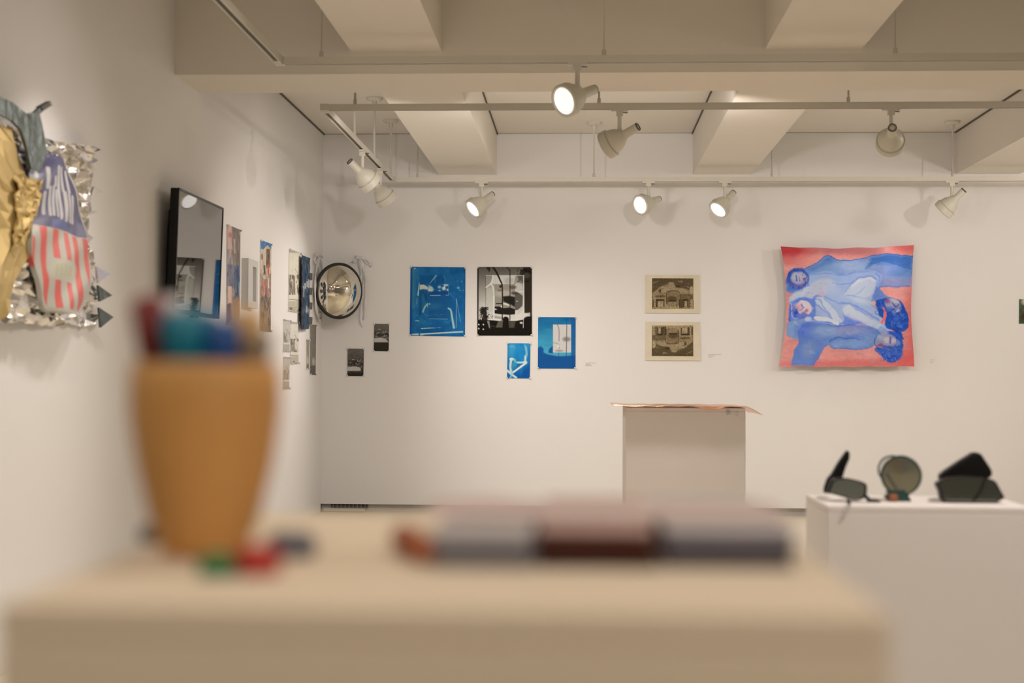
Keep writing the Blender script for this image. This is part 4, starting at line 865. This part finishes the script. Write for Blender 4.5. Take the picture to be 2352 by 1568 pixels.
# packet
pack = [(68, 398), (84, 372), (108, 352), (128, 356), (147, 364), (160, 398), (172, 430), (184, 478), (197, 538), (206, 590), (209, 640), (203, 680), (192, 706), (179, 722), (140, 719), (108, 714), (96, 680), (86, 630), (76, 590), (71, 560), (73, 530), (78, 500), (76, 450)]
def d_pack(c):
    c.zoom(60, 320, 6.535); c.fill((206, 196, 176)); B1 = (80, 76, 110)
    c.poly([(-20, 500), (150, 330), (320, 200), (540, 285), (600, 420), (720, 780), (800, 1080), (895, 1480), (700, 1460), (560, 1390), (420, 1340), (185, 1290), (60, 1250)], B1, 1, 12); c.poly([(320, 1180), (560, 1220), (560, 1370), (310, 1320)], (96, 108, 160), .8, 16); c.poly([(740, 1250), (840, 1280), (895, 1470), (700, 1450)], (140, 136, 160), .7, 60)
    T = (216, 206, 194)
    for a_, b_, w_ in (((125, 490), (130, 560), 38), ((258, 430), (260, 720), 50), ((366, 560), (375, 690), 36), ((412, 410), (450, 1180), 44), ((470, 430), (500, 770), 44), ((575, 490), (592, 800), 46), ((235, 790), (235, 1110), 42), ((300, 710), (310, 1130), 34), ((352, 700), (352, 1130), 34), ((392, 760), (402, 1150), 26), ((520, 800), (532, 1210), 60), ((582, 830), (602, 1240), 36), ((640, 860), (650, 1255), 44)):
        c.line([a_, b_], w_, T, .95, 10)
    for x_ in (262, 420, 560, 615): c.line([(x_, 900), (x_ + 4, 1150)], 6, (120, 112, 140), .7, 6)
    for q in range(5): c.line([(345 + q * 42, 1225 + q * 8), (350 + q * 42, 1300 + q * 8)], 8, (140, 150, 186), .6, 6)
    c.zoom(60, 520, 6.535); Rd = (238, 98, 84)
    for P in ([(80, 150), (105, 140), (145, 660), (118, 600), (85, 300)], [(165, -10), (250, -5), (272, 400), (265, 600), (300, 800), (308, 1190), (245, 1010), (205, 500)], [(335, 22), (420, 52), (445, 485), (360, 465)], [(380, 790), (465, 805), (485, 1225), (405, 1215)], [(505, 85), (575, 105), (600, 520), (530, 500)], [(555, 830), (620, 850), (645, 1250), (575, 1240)], [(630, 140), (700, 165), (760, 600), (830, 1150), (775, 1265), (735, 1260), (690, 900), (690, 700), (655, 500)], [(795, 180), (895, 185), (940, 300), (950, 600), (920, 910), (880, 700), (840, 400)]):
        c.poly(P, Rd, 1, 12)
    c.rect(275, 480, 690, 790, (212, 202, 178), .9, 10) if False else None
    c.ell(490, 650, 210, 150, (212, 204, 180), 1, .25)
    Yl = (206, 186, 110)   # the four yellow capitals: P I T A
    for P in ([(385, 560), (385, 750)], [(385, 565), (415, 570), (415, 640), (385, 645)], [(455, 560), (458, 760)], [(490, 575), (540, 580)], [(515, 578), (520, 770)], [(565, 775), (590, 590), (620, 785)], [(572, 710), (612, 715)]):
        c.line(P, 11, Yl, .9, 7, smooth=False)
ps = curve_pts([np.array(p, float) for p in pack], True, 3); ps = np.array(ps)
ys = np.linspace(353, 721, 230); rows = []
for yy in ys:
    xs = []
    for k_ in range(len(ps)):
        A, B = ps[k_ - 1], ps[k_]
        if (A[1] > yy) != (B[1] > yy): xs.append(A[0] + (B[0] - A[0]) * (yy - A[1]) / (B[1] - A[1]))
    rows.append((min(xs), max(xs)) if xs else rows[-1])
rows = np.array(rows); u_ = np.linspace(0, 1, 110)
PX = rows[:, :1] * (1 - u_) + rows[:, 1:] * u_; PY = np.repeat(ys[:, None], len(u_), 1)
P = plane_pts(PX, PY, 0, XL + .10); P[..., 0] += .02 * np.sin(np.pi * u_)[None] + .004 * np.sin(PY * .06 + u_ * 7)
me = grid_mesh('snack_packet', P, (-.02, 0, 0), True); cv = Cv(PX, PY); d_pack(cv); rgb = cv.out(.72); paint(me, np.vstack([rgb, rgb])); link(me, 'snack_packet', vmat('packet_print', .35), fo)

# ================================================================== PLINTHS
def plinth(name, x0, x1, y0, y1, z, label, m, cat='plinth'):
    r = thing(name, ((x0 + x1) / 2, (y0 + y1) / 2, 0), label, cat)
    MB().box((x0, y0, 0), (x1, y1, z - .018)).build('body', m, r, bevel=.003)
    MB().box((x0, y0, z - .018), (x1, y1, z)).build('top', m, r, bevel=.003)
    return r
# centre grey plinth
pA, pB = at_z(1437, 933.5, 1.0), at_z(1713, 936.5, 1.0); yc = (pA.y + pB.y) / 2
xc0, xc1 = at_y(1437.5, 1050, yc).x, at_y(1712.5, 1050, yc).x
plinth('plinth', xc0, xc1, yc, yc + .60, .998, 'grey-fronted plinth standing in the middle of the room, copper sheet on top', M['plinth'])
# copper sheet lying on it
n_u, n_v = 70, 12; u, v = np.meshgrid(np.linspace(0, 1, n_u), np.linspace(0, 1, n_v))
xa, xb = at_y(1405, 930, yc).x, at_y(1750, 945, yc).x
X = xa + (xb - xa) * u; Y = yc - .03 + (.60 + .05) * v
Z = 1.0005 + .003 + .002 * np.sin(u * 22 + v * 3) ** 2 + np.where(X > xc1 + .005, -(X - xc1 - .005) * .42 - (X - xc1) ** 2 * 1.2, 0) * 1 + np.where(X < xc0, (xc0 - X) * .10, 0) - .014 * np.exp(-((u - .66) / .07) ** 2) * np.clip(1 - v * 12, 0, 1)
me = grid_mesh('copper_sheet', np.stack([X, Y, Z], -1)); o = link(me, 'copper_sheet', M['copper'], None, True); o.modifiers.new('s', 'SOLIDIFY').thickness = .001
tag(o, 'thin curling copper sheet lying on the grey-fronted plinth', 'metal sheet')
caption([(1668, 941, 1675, .9), (1668, 943.5, 1680, .8), (1668, 946.3, 1677, .8), (1668, 949, 1680, .8), (1668, 951.5, 1675, .8), (1690, 945, 1697, 1.0), (1690, 949.5, 1695, 1.0), (1690, 953.5, 1697, 1.0)],
        'tiny caption lettering at the top right of the grey-fronted plinth', Y=yc)
# right plinth
ZR = .80
q0, q1 = at_z(1900, 1161, ZR), at_z(1850, 1135.5, ZR); xr1 = at_y(2374, 1170, q0.y).x
plinth('plinth', q0.x, xr1, q0.y, q1.y, ZR, 'white plinth at lower right carrying three detached car mirrors', M['plinth'])

# ---- the three car mirrors
def zm(x, y): return 1820 + x / 4.42, 1000 + y / 4.42
def solid(pts, Y, th, name, m, parent, back=.8, smooth=False, bev=.004, tilt=0, ty=0, sub=3, zmin=ZR + .001):
    if smooth: pts = [tuple(p) for p in curve_pts(pts, True, sub)]
    F = []
    for p in pts:
        q = at_y(*zm(*p), Y); q.z = max(q.z, zmin); F.append(q)
    c = sum(F, Vector()) / len(F)
    for q in F: q.y += (q.z - c.z) * ty + (q.x - c.x) * tilt
    m1 = [c + (q - c) * 1.0 + Vector((0, th * .5, 0)) for q in F]; m2 = [c + (q - c) * back + Vector((0, th, 0)) for q in F]
    for L in (m1, m2):
        for q in L: q.z = max(q.z, zmin)
    return MB().prism([F, m1, m2]).build(name, m, parent, bevel=bev), F, c
def inset(F, c, k, dy, name, m, parent):
    G = [c + (q - c) * k for q in F]; a = [q + Vector((0, -dy, 0)) for q in G]; b = [q + Vector((0, .004, 0)) for q in G]
    return MB().prism([a, b]).build(name, m, parent)
ym = (q0.y + q1.y) / 2
# 1: black folding mirror
r = thing('car_mirror', at_y(*zm(560, 650), ym - .05), 'black folding car side mirror on the right plinth, leftmost of three', 'car mirror')
solid([(305, 575), (310, 520), (340, 440), (390, 390), (470, 270), (568, 150), (603, 175), (600, 240), (560, 320), (520, 430), (430, 470), (370, 585)], ym + .04, .03, 'rear_blade', M['black'], r, .85, tilt=.6)
_, F, c_ = solid([(360, 575), (385, 500), (420, 445), (520, 430), (640, 450), (735, 480), (760, 520), (752, 600), (715, 645), (620, 655), (500, 620), (400, 590)], ym - .06, .05, 'housing', M['black'], r, .7, True)
inset([p for p in F], c_ + Vector((-.004, 0, .002)), .87, .001, 'glass', M['mglass'], r)
solid([(705, 600), (760, 600), (800, 650), (790, 690), (740, 640)], ym - .06, .02, 'arm', M['black'], r, .9)
solid([(775, 652), (890, 655), (908, 690), (880, 703), (778, 698)], ym - .07, .05, 'foot', M['black'], r, .9)
solid([(555, 640), (590, 655), (600, 700), (560, 700)], q0.y + .004, .02, 'lug', M['black'], r, .9)
MB().prism([[at_y(*zm(*p), q0.y - .004) for p in ((565, 695), (602, 700), (575, 770), (530, 832), (488, 830), (520, 770))], [at_y(*zm(*p), q0.y - .001) for p in ((565, 695), (602, 700), (575, 770), (530, 832), (488, 830), (520, 770))]]).build('front_grey_shape', M['frame'], r)  # thin grey shape down the plinth's front, below the lug
# 2: pair of round mirrors on a green base
r = thing('car_mirror', at_y(*zm(1080, 660), ym - .02), 'two round mirrors on a dark green clip base with an orange part, middle of three', 'car mirror')
def disc(cx, cy, rx, Y, tiltv, g, rim, fm, nm):
    c0 = at_y(*zm(cx, cy), Y); R_ = (at_y(*zm(cx + rx, cy), Y) - c0).length
    q = Matrix.Translation(c0) @ Vector(tiltv).normalized().to_track_quat('Z', 'Y').to_matrix().to_4x4()
    h = MB().lathe([(R_ - rim, .003), (R_ - rim * .3, .006), (R_, 0), (R_ - .001, -.012), (R_ * .8, -.02), (0, -.022)] if nm == 'front' else [(R_ - rim, .003), (R_, .004), (R_, -.006), (R_ - rim, -.006), (R_ - rim, .003)], q, 48).build(nm + '_rim', fm, r, True)
    MB().lathe([(0, .0052), (R_ - rim * .8, .0045)] if nm == 'front' else [(0, .0), (R_ - rim, .0)], q, 48).build(nm + '_glass', g, r, True)
disc(1015, 345, 148, ym + .05, (-.25, -1, .1), M['clear'], .005, M['green'], 'rear')
disc(1105, 405, 207, ym - .02, (-.28, -1, .05), M['mglass'], .008, M['green'], 'front')
MB().tube([at_y(*zm(945, 385), ym - .036), at_y(*zm(1065, 565), ym - .040)], .002, 6).build('divider_line', M['slot'], r)
solid([(960, 560), (1195, 545), (1185, 625), (1212, 640), (1205, 662), (1080, 670), (955, 650), (945, 610), (985, 600)], ym - .03, .045, 'clip_base', M['green'], r, .9)
solid([(985, 597), (1070, 593), (1078, 668), (988, 668)], ym - .045, .02, 'orange_clip', M['orange'], r, .95)
# 3: large angular mirror
r = thing('car_mirror', at_y(*zm(1800, 690), ym - .02), 'large angular black car mirror with a second black shell on top, rightmost of three', 'car mirror')
solid([(1500, 400), (1540, 365), (1700, 260), (1840, 175), (1890, 168), (1930, 195), (2030, 350), (2040, 400), (2000, 440), (1900, 460), (1620, 470), (1505, 465)], ym + .02, .06, 'upper_shell', M['black'], r, .85, bev=.008)
_, F, c_ = solid([(1465, 490), (1510, 455), (1600, 430), (1750, 415), (1950, 428), (2050, 450), (2080, 480), (2165, 635), (2080, 680), (1800, 694), (1560, 690), (1515, 650), (1500, 570)], ym - .06, .07, 'lower_shell', M['black'], r, .85, bev=.005)
inset(F, c_ + Vector((0, 0, .004)), .93, .001, 'glass', M['mglassd'], r)
MB().tube([at_y(*zm(1962, 438), ym - .064), at_y(*zm(1910, 570), ym - .064), at_y(*zm(1835, 672), ym - .064)], .0022, 6).build('divider_line', M['black'], r)

# ================================================================== FOREGROUND PLINTH WITH CUP AND ZINES
ZF = 1.03
t0, t1 = at_z(-24, 1392, ZF), at_z(2040, 1406, ZF); tb = at_z(1200, 1184, ZF)
yfr = (t0.y + t1.y) / 2
M['plinthf'] = mat('foreground_plinth_paint', (.85, .72, .53), .7, bump=.02, bscale=60, mottle=.02)
plinth('plinth', t0.x, t1.x, yfr, tb.y, ZF, 'cream plinth close to the camera holding the ochre cup and booklets', M['plinthf'])
# cup
def at_d(px, py, Y): return at_y(px, py, Y)
YV = .945
cb = at_y(470, 1200, YV); cx = cb.x
zr0 = at_y(470, 836, YV).z; u1 = (at_y(639, 900, YV).x - at_y(301, 900, YV).x) / 2
cup = thing('pencil_cup', (cx, YV, ZF), 'tall ochre tapered cup full of markers on the nearest plinth', 'cup')
H_ = zr0 - ZF
prof = [(0, .001), (u1 * .52, .001), (u1 * .58, .006), (u1 * .74, H_ * .22), (u1 * .9, H_ * .48), (u1 * .99, H_ * .72), (u1, H_ * .85), (u1 * .97, H_), (u1 * .93, H_ + .001), (u1 * .94, H_ * .8)]
MB().lathe(prof, Matrix.Translation((cx, YV, ZF)), 64).build('body', M['cup'], cup, True)
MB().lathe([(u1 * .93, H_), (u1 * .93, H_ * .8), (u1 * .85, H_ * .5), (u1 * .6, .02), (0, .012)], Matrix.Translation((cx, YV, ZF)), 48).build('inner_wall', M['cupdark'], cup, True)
def marker(px, pytop, dy, rr, col, label, name='paint_marker', lean=0, capk=.4):
    Yt = YV + dy; top = at_y(px, pytop, Yt); m = mat('marker_%s' % label.split()[0], col, .4, mottle=.05)
    base = Vector((cx + (top.x - cx) * .35, YV + dy * .35, ZF + .03)); d = (top - base); L = d.length
    r = thing(name, base, label, 'marker', 'markers standing in the ochre cup')
    q = Matrix.Translation(base) @ d.normalized().to_track_quat('Z', 'Y').to_matrix().to_4x4()
    MB().lathe([(0, 0), (rr * .8, .0), (rr * .85, L * (1 - capk))], q, 20).build('barrel', m, r, True)
    MB().lathe([(rr * .85, L * (1 - capk)), (rr, L * (1 - capk)), (rr, L - rr * .5), (rr * .7, L), (0, L)], q, 24).build('cap', m, r, True)
marker(336, 682, .004, .0115, (.22, .015, .012), 'dark red marker leaning out at the left side of the ochre cup')
marker(388, 684, .030, .0085, (.80, .77, .74), 'white marker tallest behind the dark red one in the cup')
marker(418, 712, -.010, .0145, (.004, .22, .32), 'teal thick marker at front of the ochre cup')
marker(466, 722, .020, .0135, (.005, .17, .28), 'petrol green-blue marker behind the teal one in the ochre cup')
marker(515, 735, -.004, .0125, (.02, .10, .34), 'blue marker right of centre in the ochre cup')
marker(568, 712, .012, .0125, (.72, .42, .12), 'ochre yellow marker toward the right of the ochre cup')
marker(606, 762, -.006, .008, (.34, .26, .17), 'brownish grey marker at the right rim of the ochre cup')
# little caps on the plinth
def bead(px, py, rr, h, m, label, sx=1.0):
    p = at_z(px, py, ZF)
    o = MB().lathe([(0, 0), (rr * .9, 0), (rr, h * .15), (rr, h * .7), (rr * .7, h), (rr * .3, h * 1.02), (0, h * 1.02)], Matrix.Translation((p.x, p.y, ZF)) @ Matrix.Diagonal((sx, 1, 1, 1)), 28).build('bottle_cap', m, None, True)
    return tag(o, label, 'cap', 'small caps around the ochre cup')
bead(497, 1322, .011, .013, mat('green_cap', (.015, .20, .06), .4, mottle=.1), 'green cap on the plinth in front of the ochre cup')
bead(592, 1318, .014, .017, mat('red_cap', (.50, .03, .02), .4, mottle=.1), 'red cap on the plinth to the right of the green cap')
bead(668, 1278, .017, .016, mat('slate_cap', (.14, .14, .17), .5, mottle=.1), 'slate grey cap on the plinth right of and behind the red cap')
bead(352, 1246, .010, .012, mat('taupe_cap', (.16, .14, .12), .5, mottle=.1), 'taupe grey cap on the plinth behind the ochre cup, at its left side')
# booklets
def booklet(x0, x1, yf_, yb_, z, th, col, label, top=None, rot=0, name='booklet', edge=None):
    a_, b_ = at_z(x0, yf_, ZF), at_z(x1, yf_, ZF); bk = at_z((x0 + x1) / 2, yb_, ZF)
    cxm, cym = (a_.x + b_.x) / 2, (a_.y + bk.y) / 2; w2, d2 = (b_.x - a_.x) / 2, (bk.y - a_.y) / 2
    m = mat(name + '_cover', col, .45, mottle=.12, mscale=30); me_ = mat(name + '_pages', edge or (.5, .48, .46), .8, mottle=.1, mscale=60)
    r = thing(name, (cxm, cym, z), label, 'booklet', 'booklets piled on the nearest plinth')
    t = max(.0008, th * .12)
    MB().box((cxm - w2 + .002, cym - d2 + .002, z + t), (cxm + w2 - .002, cym + d2 - .002, z + th - t)).build('pages', me_, r)
    MB().box((cxm - w2, cym - d2, z), (cxm + w2, cym + d2, z + t)).build('back_cover', m, r)
    MB().box((cxm - w2, cym - d2, z + th - t), (cxm + w2, cym + d2, z + th)).build('front_cover', top and mat(name + '_front', top, .5, mottle=.15, mscale=25) or m, r)
    r.rotation_euler = (0, 0, 0)
    return r
GR = (.26, .25, .27)
booklet(1000, 1225, 1306, 1225, ZF + .0003, .011, GR, 'grey booklet at the bottom left of the pile beside the ochre cup', edge=(.20, .18, .18))
booklet(990, 1222, 1303, 1215, ZF + .0118, .010, (.45, .44, .45), 'pale grey booklet on top of the grey one, left end of the pile', top=(.62, .58, .56), edge=(.32, .31, .33))
booklet(1232, 1515, 1304, 1215, ZF + .0003, .013, (.06, .012, .004), 'dark maroon booklet at the bottom centre of the pile', edge=(.05, .01, .004))
booklet(1236, 1500, 1302, 1205, ZF + .0138, .009, (.12, .025, .012), 'brown-red booklet on top of the dark maroon one, centre of the pile', top=(.55, .36, .32), edge=(.10, .02, .01))
booklet(1525, 1822, 1304, 1225, ZF + .0003, .012, (.15, .13, .15), 'slate booklet at the bottom right of the pile', edge=(.10, .085, .09))
booklet(1530, 1828, 1302, 1205, ZF + .0128, .010, (.22, .21, .26), 'blue grey booklet on top of the slate one, right end of the pile', top=(.58, .54, .54), edge=(.20, .19, .23))
# loose leaf sheet curling over the pile
nu, nv = 30, 14; u, v = np.meshgrid(np.linspace(0, 1, nu), np.linspace(0, 1, nv))
A_ = at_z(960, 1268, ZF); B2 = at_z(1810, 1268, ZF); Yk = at_z(1300, 1226, ZF).y
X = A_.x + (B2.x - A_.x) * u; Y = A_.y + (Yk - A_.y) * v; Z = ZF + .0242 + .003 * np.exp(-((u - .15) / .12) ** 2) * v
me = grid_mesh('loose_sheet', np.stack([X, Y, Z], -1)); o = link(me, 'loose_sheet', mat('pinkish_paper', (.68, .54, .49), .7, mottle=.12, mscale=16), None, True); o.modifiers.new('s', 'SOLIDIFY').thickness = .0006
tag(o, 'pale pinkish loose sheet lying across the pile of booklets', 'paper')
# orange tube at left end of the pile
p0, p1 = at_z(925, 1262, ZF), at_z(985, 1300, ZF)
r = thing('paint_tube', p0, 'short orange-brown tube lying left of the booklet pile', 'tube')
MB().tube([p0 + Vector((0, .0, .009)), p0.lerp(p1, .75) + Vector((0, 0, .009))], .009, 20).build('body', mat('orange_tube', (.42, .11, .035), .5, mottle=.15), r, True)
MB().tube([p0.lerp(p1, .75) + Vector((0, 0, .008)), p1 + Vector((0, 0, .008))], .0065, 20).build('cap', mat('orange_tube_cap', (.62, .22, .10), .5, mottle=.1), r, True)
